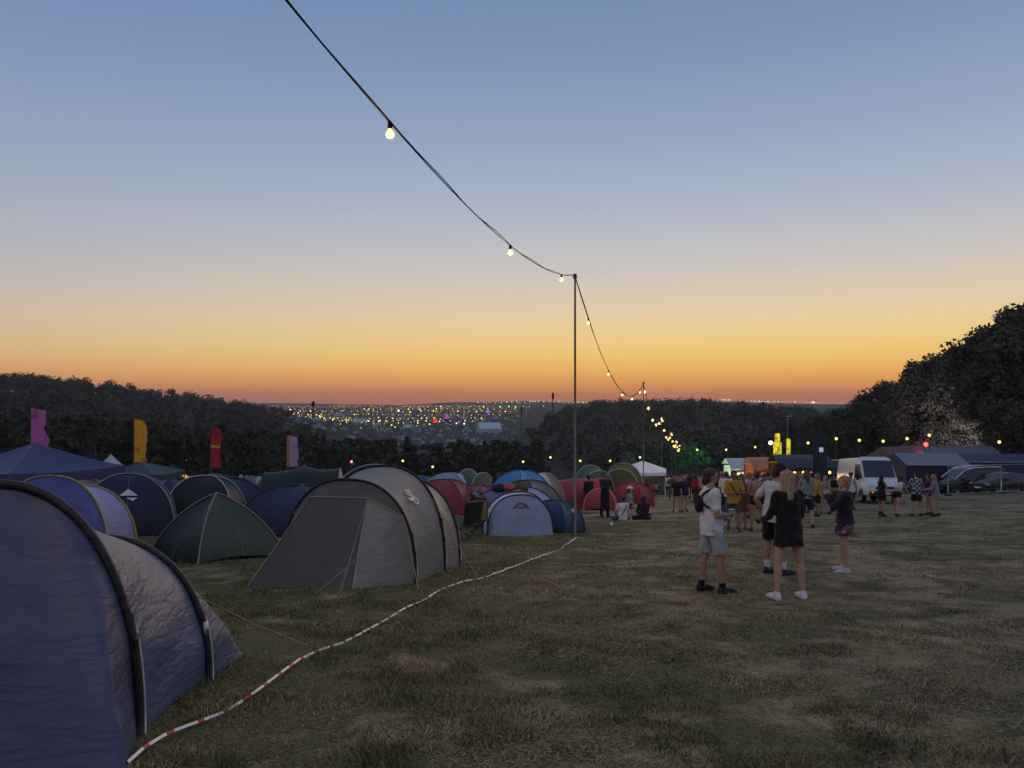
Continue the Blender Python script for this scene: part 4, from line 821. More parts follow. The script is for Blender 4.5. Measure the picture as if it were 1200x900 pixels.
p4 = person('person in dark jacket over a purple sequin dress raising hands to mouth', 990, 13.0, 1.64, 66, 'fair', True, top=('dress', seq), over=('long', cl('jacket_dark', (.02,.016,.026))), bottom=None, hair=((.30,.19,.10), 'bun'), shoes=(.55,.55,.56), legs=((0,3,3),(4,4,6)), arms=((38,16,112,34),(34,18,118,38)), head=(8,3), vox=VF)
def held(name, label, cat, mb, mt, at): o = mb.build(name, mt, None, off=at); tag(o, label, cat); return o
q = (p1['hands'][1]+p1['hands'][-1])*.5+Vector((.03, -.01, .01)); m = MB(); m.tube([q+Vector((0, 0, -.07)), q+Vector((0, 0, .07))], [.032, .042], 14); m.tube([q+Vector((0, 0, .066)), q+Vector((0, 0, .074))], .044, 14); held('cup', 'tall white paper cup held by the person in white tee', 'cup', m, whitep, tuple(q))
q = p3['hands'][-1]; m = MB(); m.tube([q+Vector((-.06, 0, -.03)), q+Vector((.02, 0, .0)), q+Vector((.09, .02, .02))], [.042, .045, .03], 12); held('bottle', 'dark bottle held by the person in loose black jacket', 'bottle', m, mat('bottle_dark', (.015,.015,.02), .25, .5, var=0), tuple(q))
q = p2['hands'][1]; m = MB(); m.box(q+Vector((.02, -.03, .03)), (.075, .012, .15)); held('phone', 'bright phone screen held by the person in dark cap', 'phone', m, mat('phone_screen', (.8,.85,.9), emit=.9, var=0, noshadow=True), tuple(q))
m = MB(); q = p4['hands'][-1]; m.tube([q, q+Vector((-.05, -.01, .01))], .004, 6); held('cigarette', 'small white cigarette at the mouth of the person in sequins', 'cigarette', m, whitep, tuple(q))
# mid-ground walkers
A0 = ((6,8,12,0),(6,8,12,0)); AC = ((18,14,75,35),(14,12,80,40))
person('person in mustard shirt walking towards the tents with a cross-body strap', 860, 22.6, 1.80, 172, 'tan', top=('tee', yel), bottom=('shorts', brn), hair=((.02,.015,.012), 'short'), legs=((16,3,6),(-10,3,14)), arms=AC, bag='strap')
person('person in brown top and long dark skirt beside the mustard shirt', 869, 24.2, 1.70, 160, 'tan', True, top=('long', brn), bottom=('skirt', brn), hair=((.03,.02,.015), 'long'), legs=((8,3,4),(-8,3,8)), arms=A0)
person('bare-backed person in black shorts with a dark shoulder bag', 887, 22.6, 1.78, 8, 'mid', bottom=('hot', blk), hair=((.06,.04,.03), 'short'), legs=((8,4,6),(-6,4,8)), arms=((14,12,60,30),(10,12,60,30)), bag='strap hip')
person('person with long brown hair, grey top and black shorts walking away', 945, 24.6, 1.84, 4, 'fair', True, top=('long', gry), bottom=('shorts', blk), hair=((.10,.065,.045), 'long'), legs=((8,3,4),(-8,3,10)), arms=((15,10,50,20),(15,10,50,20)))
person('person in short pale crop top standing by the dark feather banner', 967, 33, 1.66, 175, 'fair', True, top=('crop', gry), bottom=('hot', gry), hair=((.28,.19,.11), 'long'), arms=A0)
person('person in black crop vest and brown shorts beside the pale crop top', 978, 33.5, 1.78, 170, 'mid', top=('crop', blk), bottom=('shorts', brn), hair=((.02,.015,.012), 'short'), hat=('brim', (.02,.018,.018)), arms=((12,14,60,20),(8,10,15,0)))
person('person in white tee, dark brimmed hat and backpack before the white van', 997, 37.5, 1.80, 176, 'tan', top=('tee', white), bottom=('shorts', navyc), hair=((.02,.015,.012), 'short'), hat=('brim', (.03,.02,.02)), arms=A0, bag='pack')
person('person in sleeveless black dress at the edge of the huddle', 1033, 31, 1.66, -70, 'mid', True, top=('dress', blk), hair=((.02,.014,.012), 'long'), legs=((4,3,4),(-4,3,4)), arms=((20,6,70,10),(25,6,60,10)), shoes=(.012,.012,.014), socks=((.02,.02,.02), .25))
person('person in white crop top and black shorts leaning into the huddle', 1051, 31.2, 1.72, -60, 'fair', True, top=('crop', white), bottom=('hot', blk), hair=((.03,.02,.018), 'long'), legs=((14,5,4),(-14,4,6)), arms=((55,10,30,10),(50,10,30,10)), lean=24, shoes=(.012,.012,.014))
person('person in checked shirt and wide black shorts standing in the huddle', 1074, 31.4, 1.84, 10, 'fair', top=('tee', chk), bottom=('skirt', blk), hair=((.02,.015,.012), 'short'), legs=((2,6,2),(-2,6,2)), arms=((20,18,60,20),(20,18,60,20)), shoes=(.012,.012,.014))
person('person with dark short hair and plum tee inside the huddle', 1088, 32, 1.70, 60, 'mid', True, top=('tee', cl('plum', (.10,.03,.06))), bottom=('hot', gry), hair=((.02,.014,.012), 'short'), arms=((40,10,50,10),(30,10,60,10)))
person('person with fair hair and long grey shirt closing the huddle', 1097, 31.2, 1.72, 72, 'fair', True, top=('coat', gry), hair=((.26,.15,.09), 'long'), legs=((8,3,6),(-6,3,4)), arms=((35,8,55,10),(30,8,50,10)), shoes=(.012,.012,.014), lean=8)
person('person in dark tee, one of the two walking arm in arm', 793, 35, 1.66, 178, 'mid', True, top=('tee', blk), bottom=('hot', blk), hair=((.22,.14,.08), 'short'), legs=((8,3,4),(-6,3,8)), arms=A0)
person('person in navy tee and black shorts of the walking pair', 802, 35.2, 1.70, -176, 'fair', True, top=('tee', navyc), bottom=('hot', blk), hair=((.20,.12,.07), 'long'), legs=((-6,3,8),(8,3,4)), arms=A0)
person('person in black tee and trousers standing behind the arm-in-arm pair', 811, 52, 1.80, 180, 'tan', top=('tee', blk), bottom=('trousers', blk), arms=A0, vox=.02)
person('person in long black robe standing beside the tall pole', 709, 31, 1.82, -150, 'tan', top=('robe', cl('robe_black', (.014,.014,.02))), bottom=('trousers', blk), hair=((.015,.012,.010), 'short'), legs=((3,3,3),(-3,3,3)), arms=((22,10,70,25),(28,8,75,25)))
person('person in black hooded clothes standing against the red tent', 690, 38.5, 1.70, 20, 'tan', top=('coat', blk), bottom=('trousers', blk), hair=((.012,.011,.010), 'short'), hat=('brim', (.012,.012,.014)), arms=A0)
SITL = ((82,10,50),(82,12,50)); SITX = ((70,35,110),(70,35,110))
person('person in white tee with a dark strap sitting on the grass', 730, 28.9, 1.70, 15, 'mid', top=('tee', white), bottom=('shorts', denim), hair=((.02,.014,.012), 'short'), legs=SITX, arms=((20,10,40,20),(20,10,40,20)), sit=True, bag='strap')
person('person with long dark hair sitting on the grass', 754, 29.1, 1.70, 5, 'mid', True, top=('long', cl('maroon', (.04,.02,.025))), bottom=('shorts', blk), hair=((.018,.012,.010), 'long'), legs=SITX, arms=((25,10,40,20),(25,10,40,20)), sit=True)
person('person in grey top and white brimmed hat sitting with legs stretched out', 738, 32.2, 1.76, -120, 'fair', True, top=('tee', gry), bottom=('hot', blk), hair=((.03,.02,.018), 'long'), hat=('brim', (.6,.58,.55)), legs=((80,8,30),(84,8,20)), arms=((-20,15,20,0),(15,10,50,20)), sit=.36)
for k, (px, d, c, yaw) in enumerate(((744, 61, blk, 170), (749, 60, olivec, 200), (757, 63, brn, 150), (764, 62, pinkc, 190), (769, 61.5, white, 100), (773, 60, denim, 60))):
    person(['person in black', 'person in olive', 'person in brown', 'person in pink', 'person in white', 'person in denim blue'][k]+' sitting under the white gazebo', px, d, 1.7, yaw, 'mid', k % 2 == 0, top=('tee', c), bottom=('shorts', blk), hair=((.03,.02,.015), 'long' if k % 2 == 0 else 'short'), legs=((84,8,85),(84,8,85)), arms=((20,10,60,20),(25,10,60,20)), sit=.42, vox=.024)
person('person in white hooded top standing among the tents by the red flag', 282, 42, 1.72, -60, 'fair', top=('long', cl('pale', (.55,.54,.58))), bottom=('trousers', blk), hair=((.5,.48,.5), 'short'), arms=AC, raise_=0)
person('person in black hood standing behind the heaped blue tents', 584, 36, 1.90, 180, 'tan', top=('long', blk), bottom=('trousers', blk), hair=((.012,.011,.010), 'short'), hat=('brim', (.012,.012,.013)), arms=A0)
# the crowd in the lane in front of the stalls
tops = [('white', white), ('black', blk), ('mustard', yel), ('grey', gry), ('red', redc), ('olive', olivec), ('pink', pinkc), ('denim blue', denim), ('tan', tanc), ('brown', brn)]
crowd = [(783,60),(789,66),(797,70),(805,62),(818,58),(824,50),(829,66),(835,60),(842,44),(848,56),(853,64),(858,48),(866,52),(873,46),(879,60),(893,42),(900,50),(915,46),(927,52),(935,43),(951,48),(958,40),(938,58),(884,66),(810,76),(796,82),(822,80),(838,78),(846,31),(853,36),(878,30),(896,34),(872,35),(918,33),(931,31),(926,38),(940,35),(952,34),(864,39),(890,40),(907,38),(900,30),(958,31),(787,52),(800,56),(815,47),(828,43),(833,52),(841,36),(849,44),(856,54),(869,44),(876,52),(883,38),(889,47),(903,44),(910,30.5),(921,42),(929,46),(934,36),(944,42),(948,56),(955,37),(867,29),(851,28.5)]
for k, (px, d) in enumerate(crowd):
    nm, mt = tops[(k*7+k//5) % 10]; fm = k % 3 == 0; bt = ['shorts', 'trousers', 'hot'][k % 3]
    person(f'person in {nm} {["tee", "long-sleeved top"][k % 2]} and {["black shorts", "denim blue trousers", "brown hot pants"][k % 3]} in the lane crowd', px, d, 1.64+.2*random.random(), random.choice([0, 20, 180, 160, 200, 90, -90]), random.choice(['fair', 'mid', 'tan']), fm, top=(['tee', 'long'][k % 2], mt), bottom=(bt, [blk, denim, brn][k % 3]), hair=(random.choice([(.02,.015,.012), (.06,.04,.025), (.22,.14,.08)]), 'long' if fm else 'short'), hat=('brim', (.05,.04,.035)) if k % 9 == 4 else (('cap', (.3,.03,.03)) if k == 8 else None), legs=((9,3,5),(-8,3,9)) if k % 2 else ((2,4,3),(-2,4,3)), arms=random.choice([A0, AC, ((20,10,60,15),(5,8,10,0))]), vox=.024, group=f'people in {nm} tops in the lane crowd')
# turn the assembled limbs into one continuous surface each
def finish_people():
    for o, v, sm, _ in PENDING:
        r_ = o.modifiers.new('r', 'REMESH'); r_.mode = 'VOXEL'; r_.voxel_size = v; r_.use_smooth_shade = True
        s_ = o.modifiers.new('s', 'SMOOTH'); s_.factor = .5; s_.iterations = sm
    dg = bpy.context.evaluated_depsgraph_get()
    for o, v, sm, face in PENDING:
        old = o.data; me = bpy.data.meshes.new_from_object(o.evaluated_get(dg), depsgraph=dg)
        if face:
            _, hc, hf, hr, hu, h = face; n = len(me.polygons); c = np.zeros(n*3); me.polygons.foreach_get('center', c); c = c.reshape(-1, 3)-np.array(hc); f = c@np.array(hf); r_ = np.abs(c@np.array(hr)); u = c@np.array(hu); mi = np.zeros(n, np.int32)
            mi[(f > .034*h) & (((r_-.019*h)/.0095*1)**2+((u-.006*h)/.0055)**2 < h*h)] = 1
            mi[(f > .036*h) & (r_ < .013*h) & (np.abs(u+.030*h) < .0045*h)] = 2
            me.polygons.foreach_set('material_index', mi)
        else:
            n = len(me.vertices); c = np.zeros(n*3); me.vertices.foreach_get('co', c); c = c.reshape(-1, 3); nn = np.zeros(n*3); me.vertex_normals.foreach_get('vector', nn); nn = nn.reshape(-1, 3)
            hairy = o.name.startswith('hair'); k = 1.0 if not o.name.startswith(('shoe', 'sock', 'hat')) else .25; ph = hash(o.name) % 97*.37
            fz = 9 if not hairy else 3; g = np.sin(c[:, 0]*14+3*np.sin(c[:, 2]*fz+ph)+ph)*np.sin(c[:, 1]*13-2*np.sin(c[:, 2]*7+ph))+.7*np.sin(c[:, 2]*31+4*np.sin(c[:, 0]*11+ph)+3*np.sin(c[:, 1]*9)) if not hairy else np.sin((c[:, 0]-c[:, 1])*85+2*np.sin(c[:, 2]*9+ph))*1.0+np.sin((c[:, 0]+c[:, 1])*120+3*np.sin(c[:, 2]*14))*.7
            me.vertices.foreach_set('co', (c+nn*(g*(.0055 if not hairy else .0035)*k)[:, None]).ravel()); me.update()
        o.modifiers.clear(); o.data = me; bpy.data.meshes.remove(old)
finish_people()

# ------------------------------------------------------------------ vehicles
glassm = mat('dark_glass', (.02,.024,.03), .08, .6, var=0); tyrem = mat('tyre', (.015,.015,.016), .9, .1, var=.1); rimm = mat('rim', (.35,.36,.38), .35, .5, .8, var=.05); lampm = mat('lamp_glass', (.7,.72,.75), .15, .6, var=0); plast = mat('black_plastic', (.02,.02,.022), .6, .3, var=.05); amber = mat('amber_lens', (.7,.25,.04), .3, .5, var=0, emit=.6); platem = mat('number_plate', (.7,.7,.62), .5, .3, var=.03)
def vehicle(name, label, cat, x, y, yaw, secs, paint, wheels, wr_, shield, sides, lights, extra=None):
    z0 = G(x, y); root = thing(name, label, cat, (x, y, z0)); c, s_ = math.cos(yaw), math.sin(yaw)
    def T(lx, ly, lz): X, Y = x+c*lx-s_*ly, y+s_*lx+c*ly; return Vector((X, Y, G(x, y)+(G(x-s_*2, y+c*2)-G(x+s_*2, y-c*2))/4*ly+lz))
    def hw_at(ly, lz):
        ys = [q[0] for q in secs]; f = lambda k: float(np.interp(ly, ys, [q[k] for q in secs])); zb, zt, a, b, bl = f(1), f(2), f(3), f(4), f(5); return a if lz <= bl else a+(b-a)*(lz-bl)/max(.01, zt-bl)
    m = MB(); P = []
    for (yy, zb, zt, a, b, bl) in secs:
        half = [(a*.90, zb), (a*.985, zb+.06), (a, zb+.18), (a*1.0, (zb+bl)/2), (a*.99, bl), (b+(a-b)*.12, bl+(zt-bl)*.86), (b-.03, zt-.035), (b-.12, zt), (b*.45, zt+.02)]
        ring = half+[(0, zt+.03)]+[(-p, q) for p, q in half[::-1]]; P.append([T(p, yy, q) for p, q in ring])
    k0 = len(m.v); m.grid(P, 0, True); n = len(P[0]); m.f += [tuple(k0+j for j in range(n)), tuple(k0+(len(P)-1)*n+j for j in range(n))[::-1]]; m.m += [0, 0]
    b = m.build('body', paint, root); b.data.set_sharp_from_angle(angle=R(40))
    MB().add([T(*q) for q in shield], [(0, 1, 2, 3)]).build('windscreen', glassm, root, smooth=False)
    for poly in sides:
        for sg in (-1, 1): MB().add([T(sg*(hw_at(q[0], q[1])+.012), q[0], q[1]) for q in poly], [tuple(range(len(poly)))]).build('side_window', glassm, root, smooth=False)
    for wy in wheels:
        for sg in (-1, 1):
            wx = sg*(hw_at(wy, .4)-.10); t = MB(); t.tube([T(wx-.11*sg, wy, wr_), T(wx-.09*sg, wy, wr_), T(wx+.09*sg, wy, wr_), T(wx+.115*sg, wy, wr_)], [wr_*.9, wr_, wr_, wr_*.9], 20); w_ = t.build('wheel', tyrem, root); w_.data.set_sharp_from_angle(angle=R(40))
            t = MB(); t.tube([T(wx+.10*sg, wy, wr_), T(wx+.13*sg, wy, wr_)], [wr_*.66, wr_*.55], 14); t.build('rim', rimm, w_, off=OFF[root])
            t = MB(); t.grid([[T(sg*(hw_at(wy, .4)+.014), wy+q*math.cos(a), wr_+.02+q*math.sin(a)) for a in [PI*k/14 for k in range(15)]] for q in (wr_*.98, wr_*1.22)]); t.build('wheel_arch', plast, root)
    for (nm, mt, c0, dd) in lights:
        for sg in ((-1, 1) if c0[0] else (1,)): t = MB(); t.box((0, 0, 0), dd); t.v = [tuple(T(sg*c0[0]+p[0], c0[1]+p[1], c0[2]+p[2])) for p in t.v]; t.build(nm, mt, root, smooth=False)
    return root, T
VAN = [(-3.0,.5,2.40,.94,.80,1.2),(-2.95,.44,2.52,.98,.85,1.3),(-2.8,.42,2.58,1.0,.87,1.3),(.95,.42,2.60,1.0,.88,1.35),(1.2,.42,2.57,1.0,.87,1.35),(1.38,.42,2.48,1.0,.85,1.35),(1.5,.42,2.36,1.0,.85,1.33),(2.12,.42,1.42,.99,.86,1.25),(2.45,.42,1.31,.98,.85,1.15),(2.7,.42,1.20,.96,.82,1.02),(2.85,.42,1.08,.93,.78,.92),(2.96,.44,.95,.88,.74,.82),(3.0,.5,.8,.80,.68,.70)]
vx, vy = at_(1017, 47); vyaw = PI-R(7)
vehicle('delivery_van', 'white high-roof delivery van parked behind the huddle', 'van', vx, vy, vyaw, VAN, mat('van_white', (.66,.67,.70), .3, .5, var=.04), (1.95, -1.85), .36,
   [(-.80, 1.50, 2.43), (.80, 1.50, 2.43), (.84, 2.13, 1.47), (-.84, 2.13, 1.47)], [[(1.98, 1.38), (1.42, 2.2), (.75, 2.2), (.75, 1.38)]],
   [('headlight', lampm, (.74, 2.90, .92), (.30, .14, .20)), ('grille', plast, (0, 2.98, .86), (1.0, .10, .16)), ('bumper', plast, (0, 2.97, .55), (1.7, .14, .22)), ('mirror', plast, (1.14, 1.75, 1.45), (.16, .14, .34)), ('fog_lamp', amber, (.68, 3.03, .62), (.14, .04, .08)), ('number_plate', platem, (0, 3.05, .56), (.52, .02, .11)), ('door_handle', plast, (1.02, .85, 1.15), (.04, .16, .04)), ('side_trim', plast, (1.0, -.4, .62), (.05, 3.0, .12)), ('roof_fairing', mat('van_white', (1,1,1)), (0, .9, 2.62), (1.3, .35, .07))])
MPV = [(-2.3,.5,1.2,.82,.72,.95),(-2.22,.35,1.72,.90,.74,1.0),(-1.9,.32,1.86,.93,.74,1.0),(.2,.32,1.88,.93,.76,1.0),(.75,.32,1.72,.93,.74,1.0),(1.45,.32,1.12,.92,.78,.98),(2.1,.32,.98,.88,.72,.85),(2.32,.4,.75,.80,.66,.66)]
carp = mat('car_dark', (.014,.015,.02), .18, .6, .2, var=.04); carp2 = mat('car_black', (.012,.012,.013), .15, .6, .2, var=.04)
mp = vehicle('people_carrier', 'dark people carrier with a highlight modelled along its roof line parked behind the wire fence', 'car', *at_(1135, 56.5), PI/2+.05, MPV, carp, (1.45, -1.35), .33, [(-.66, .82, 1.72), (.66, .82, 1.72), (.74, 1.42, 1.16), (-.74, 1.42, 1.16)],
   [[(1.25, 1.10), (.62, 1.66), (-.3, 1.70), (-.3, 1.06)], [(-.36, 1.06), (-.36, 1.70), (-1.35, 1.68), (-1.35, 1.06)], [(-1.42, 1.08), (-1.42, 1.66), (-1.95, 1.56), (-2.1, 1.12)]],
   [('headlight', lampm, (.62, 2.12, .80), (.30, .16, .16)), ('tail_light', mat('tail_red', (.35,.02,.02), .3, .5, var=0), (.72, -2.24, 1.1), (.14, .10, .4)), ('bumper', plast, (0, 2.26, .5), (1.5, .14, .2)), ('mirror', carp, (1.02, .98, 1.12), (.2, .12, .16)), ('number_plate', platem, (0, 2.36, .55), (.5, .02, .11))])
rl = mp[1]; mm = MB(); mm.tube([rl(.80, 1.50, 1.14), rl(.76, 1.1, 1.44), rl(.74, .72, 1.72), rl(.74, .2, 1.86), rl(.74, -.9, 1.88), rl(.74, -1.9, 1.84)], .05, 6); mm.build('roof_highlight', mat('highlight_pale', (.8,.82,.85), .35, .6, .2, var=0), mp[0]); mm = MB(); mm.tube([rl(-.80, 1.50, 1.14), rl(-.76, 1.1, 1.44), rl(-.74, .72, 1.72), rl(-.74, .2, 1.86), rl(-.74, -.9, 1.88), rl(-.74, -1.9, 1.84)], .035, 6); mm.build('roof_highlight', MC['highlight_pale'], mp[0])  # pale tubes model the highlight along the roofline, not real rails
CAR = [(-2.1,.45,.95,.78,.68,.8),(-2.0,.32,1.05,.86,.70,.88),(-1.3,.30,1.36,.88,.66,.90),(-.4,.30,1.46,.89,.66,.90),(.35,.30,1.36,.89,.66,.90),(.95,.30,.98,.88,.74,.86),(1.8,.30,.86,.84,.70,.76),(2.1,.36,.66,.74,.62,.58)]
cw = [[(.78, .98), (.3, 1.30), (-.35, 1.36), (-.35, .95)], [(-.42, .95), (-.42, 1.36), (-1.1, 1.32), (-1.55, .98)]]
cs_ = [(-.58, .42, 1.34), (.58, .42, 1.34), (.70, .93, 1.02), (-.70, .93, 1.02)]; clt = [('headlight', lampm, (.58, 1.92, .68), (.34, .18, .14)), ('tail_light', MC['tail_red'], (.62, -2.04, .8), (.26, .10, .14)), ('bumper', plast, (0, 2.06, .44), (1.3, .12, .18)), ('mirror', carp2, (.98, .62, 1.0), (.18, .12, .13)), ('number_plate', platem, (0, 2.13, .46), (.5, .02, .11))]
vehicle('hatchback_car', 'low black hatchback with a shining bonnet behind the wire fence', 'car', *at_(1172, 55), PI/2+.35, CAR, carp2, (1.3, -1.3), .31, cs_, cw, clt)
vehicle('dark_van', 'dark panel van parked beside the white delivery van', 'van', *at_(965, 56), PI-R(4), VAN, mat('van_dark', (.02,.024,.035), .3, .5, var=.04), (1.95, -1.85), .36,
   [(-.80, 1.50, 2.43), (.80, 1.50, 2.43), (.84, 2.13, 1.47), (-.84, 2.13, 1.47)], [[(1.98, 1.38), (1.42, 2.2), (.75, 2.2), (.75, 1.38)]], [('headlight', amber, (.74, 2.90, .92), (.30, .14, .20)), ('grille', plast, (0, 2.98, .86), (1.0, .10, .16)), ('bumper', plast, (0, 2.97, .55), (1.7, .14, .22)), ('mirror', plast, (1.14, 1.75, 1.45), (.16, .14, .34)), ('roof_fairing', whitem, (0, .9, 2.62), (1.7, .5, .07))])
# ------------------------------------------------------------------ wire fence panels
galv = mat('galvanised', (.55,.56,.58), .45, .5, .5, var=.1)
def fence(label, x0, y0, x1, y1, group):
    r = thing('fence_panel', label, 'fence', (x0, y0, G(x0, y0)), group); h = 2.0; P = lambda t, z: Vector((x0+(x1-x0)*t, y0+(y1-y0)*t, G(x0, y0)*(1-t)+G(x1, y1)*t+z))
    for a, b in (((0, .08), (0, h)), ((1, .08), (1, h))): m = MB(); m.tube([P(*a), P(*b)], .021, 6); m.build('post', galv, r)
    for z in (.12, h-.05): m = MB(); m.tube([P(.006, z), P(.994, z)], .018, 6); m.build('rail', galv, r)
    m = MB()
    for k in range(1, 34): m.tube([P(k/34, .12), P(k/34, h-.05)], .0022, 3, cap=False)
    for k in range(1, 8): m.tube([P(0, .12+k*.235), P(1, .12+k*.235)], .0022, 3, cap=False)
    o = m.build('wire_mesh', galv, r); o['kind'] = 'stuff'
    for t in (0.0,): p = P(t, .06); m = MB(); m.box(p, (.22, .6, .12)); m.build('foot_block', mat('rubber_block', (.03,.03,.03), var=.1), r)
fx = [29.3+3.45*k for k in range(7)]
for k in range(6): fence('galvanised wire fence panel in front of the dark cars', fx[k], 53-.25*k, fx[k+1]-.03, 52.75-.25*k, 'wire fence panels before the parked cars')
# ------------------------------------------------------------------ marquees behind the vehicles
def marquee(name, label, x, y, yaw, L2, W2, eave, ridge, roof, wall, cat='marquee', group=None):
    z0 = min(G(x, y), G(x+L2/2, y)); r = thing(name, label, cat, (x, y, z0), group); c, s_ = math.cos(yaw), math.sin(yaw); T = lambda a, b, h: Vector((x+c*a-s_*b, y+s_*a+c*b, z0+h)); a, b = L2/2, W2/2; n = 12
    for sg in (-1, 1):
        P = [[T(-a+2*a*i/n, sg*b*(1-k/5), eave+(ridge-eave)*(k/5)**.95-.06*math.sin(PI*i/n*4)**2*math.sin(PI*k/5)) for i in range(n+1)] for k in range(6)]; MB().grid(P).build('roof_panel', roof, r)
        MB().grid([[T(-a+2*a*i/n, sg*b*.995+.03*math.sin(i*2.1)*(k == 0), (eave-.02)*k-.2*(1-k)) for i in range(n+1)] for k in (0, 1)]).build('side_wall', wall, r)
        MB().add([T(sg*a*.995, -b, -.2), T(sg*a*.995, b, -.2), T(sg*a*.995, b, eave), T(sg*a*.995, 0, ridge), T(sg*a*.995, -b, eave)], [(0, 1, 2, 3, 4)]).build('gable', wall, r, smooth=False)
    for sg in (-1, 1):
        m = MB(); m.tube([T(-a, sg*b*1.004, eave), T(a, sg*b*1.004, eave)], .03, 5); m.build('eave_edge', lt, r)
    return r, T
navyw = fab('navy_wall', (.022,.028,.075)); palew = fab('pale_roof', (.20,.195,.205), bump=.2); greyr = fab('grey_roof', (.14,.14,.155), bump=.2); brnr = fab('brown_roof', (.12,.06,.045), bump=.2)
marquee('marquee', 'small pale roofed marquee with navy sides behind the huddle', *at_(1084, 60), -.05, 4.6, 4.2, 2.2, 2.95, palew, navyw)
marquee('marquee', 'long low navy marquee behind the parked dark cars', *at_(1178, 62), -.02, 9.5, 4.5, 2.25, 2.75, fab('navy_roof', (.03,.036,.075), bump=.2), navyw)
marquee('marquee', 'long grey roofed marquee standing behind the navy sided marquee', *at_(1108, 75), 0.03, 9, 6, 2.4, 3.75, greyr, greyr)
marquee('marquee', 'brown roofed stall tent right behind the white delivery van', *at_(1052, 66), .5, 4.5, 4, 2.5, 3.7, brnr, fab('brown_wall', (.10,.07,.06)))
# dark feather banner by the stalls
bx, by = at_(953, 45); bz = G(bx, by); r = thing('feather_banner', 'tall dark blue sail-shaped banner standing by the stalls', 'banner', (bx, by, bz)); m = MB(); m.tube([(bx, by, bz), (bx, by, bz+2.5), (bx+.05, by, bz+3.9), (bx+.3, by, bz+4.35)], [.03, .025, .02, .012], 6); m.build('pole', darkm, r)
P = [[Vector((bx+.02+(.30*max(0, (t-.85)/.15) if t > .85 else 0)+u*(.85-.12*t-.5*max(0, t-.8)*2), by+.06*math.sin(t*6+u*3), bz+.5+3.8*t-.55*u*t)) for u in (0, .25, .5, .75, 1)] for t in [k/14 for k in range(15)]]; MB().grid(P).build('sail', fab('banner_dark', (.02,.028,.05)), r)
m = MB(); m.box((bx+.42, by-.1, bz+3.1), (.22, .03, .26)); m.build('emblem', mat('emblem_glow', (.4,.6,.7), var=0, emit=.5, noshadow=True), r); m = MB(); m.box((bx, by, bz+.04), (.6, .6, .08)); m.build('base', darkm, r)  # emblem's brightness is a glow in its material, no lamp there
# ------------------------------------------------------------------ food stalls
def stall(label, px, d, w_, roof, front, bulbs, lightc, power, sign=None):
    x, y = at_(px, d); z = G(x, y); r = thing('food_stall', label, 'stall', (x, y, z)); a = w_/2; B = lambda p, q, h: Vector((x+p, y+q, z+h))
    for sx in (-a, a):
        for sy in (-1.2, 1.2): m = MB(); m.tube([B(sx, sy, -.3), B(sx, sy, 2.4)], .035, 6); m.build('post', darkm, r)
    m = MB(); m.grid([[B(sx*(1+.06), sy, hh) for sx in (-a, -a/2, 0, a/2, a)] for sy, hh in ((-1.5, 2.25), (-.6, 2.75), (.3, 3.05), (1.4, 2.5))]); m.build('canopy', roof, r)
    m = MB(); m.grid([[B(sx*1.06, -1.5, hh-.05*math.sin(k*PI/2)) for k, sx in enumerate((-a, -a*.75, -a/2, -a/4, 0, a/4, a/2, a*.75, a))] for hh in (2.25, 2.0)]); m.build('valance', roof, r)
    m = MB(); m.box(B(0, -.95, .5), (w_*.96, .5, 1.1)); m.build('counter', front, r); m = MB(); m.box(B(0, -1.0, 1.08), (w_, .7, .06)); m.build('counter_top', whitem, r)
    m = MB(); m.grid([[B(sx, 1.25, hh) for sx in (-a, 0, a)] for hh in (-.3, 2.4)]); m.build('back_wall', front, r)
    for k in range(bulbs): m = MB(); m.ell(B(-a+w_*(k+.5)/bulbs, -1.35, 1.93), (.09, .09, .11), 8, 6); m.build('bulb', mat('stall_bulb', (1,.6,.2), emit=3, ecol=(1,.55,.14), var=0, noshadow=True), r)
    lamp_light('stall_light', r, B(0, -.6, 1.9), lightc, power, .2)
    return r, B
stall('white stall with green-tinged light at the left end of the row', 876, 66, 3.4, fab('stall_white', (.5,.52,.5)), mat('stall_pale', (.35,.38,.34)), 3, (.8, 1, .7), 260)
st, Bs = stall('orange-lit food stall with glowing yellow signs', 903, 62, 3.4, fab('stall_orange', (.5,.18,.05)), mat('stall_wood', (.34,.16,.06)), 5, (1, .55, .18), 130)
glowy = mat('sign_yellow', (.9,.8,.05), emit=.62, ecol=(.95,.80,.03), var=.5, vscale=2.5, noshadow=True)
n_ = glowy.node_tree.nodes; l_ = glowy.node_tree.links; t_ = n_.new('ShaderNodeTexNoise'); t_.inputs['Scale'].default_value = 4.5; t_.inputs['Detail'].default_value = 1; c_ = n_.new('ShaderNodeTexCoord'); l_.new(c_.outputs['Object'], t_.inputs['Vector']); q_ = n_.new('ShaderNodeMapRange'); q_.inputs[1].default_value = .46; q_.inputs[2].default_value = .54; l_.new(t_.outputs['Fac'], q_.inputs[0]); m_ = n_.new('ShaderNodeMix'); m_.data_type = 'RGBA'; m_.inputs[6].default_value = (.30,.24,.02,1); m_.inputs[7].default_value = (1,.86,.05,1); l_.new(q_.outputs[0], m_.inputs[0]); l_.new(m_.outputs[2], n_['Principled BSDF'].inputs['Emission Color'])
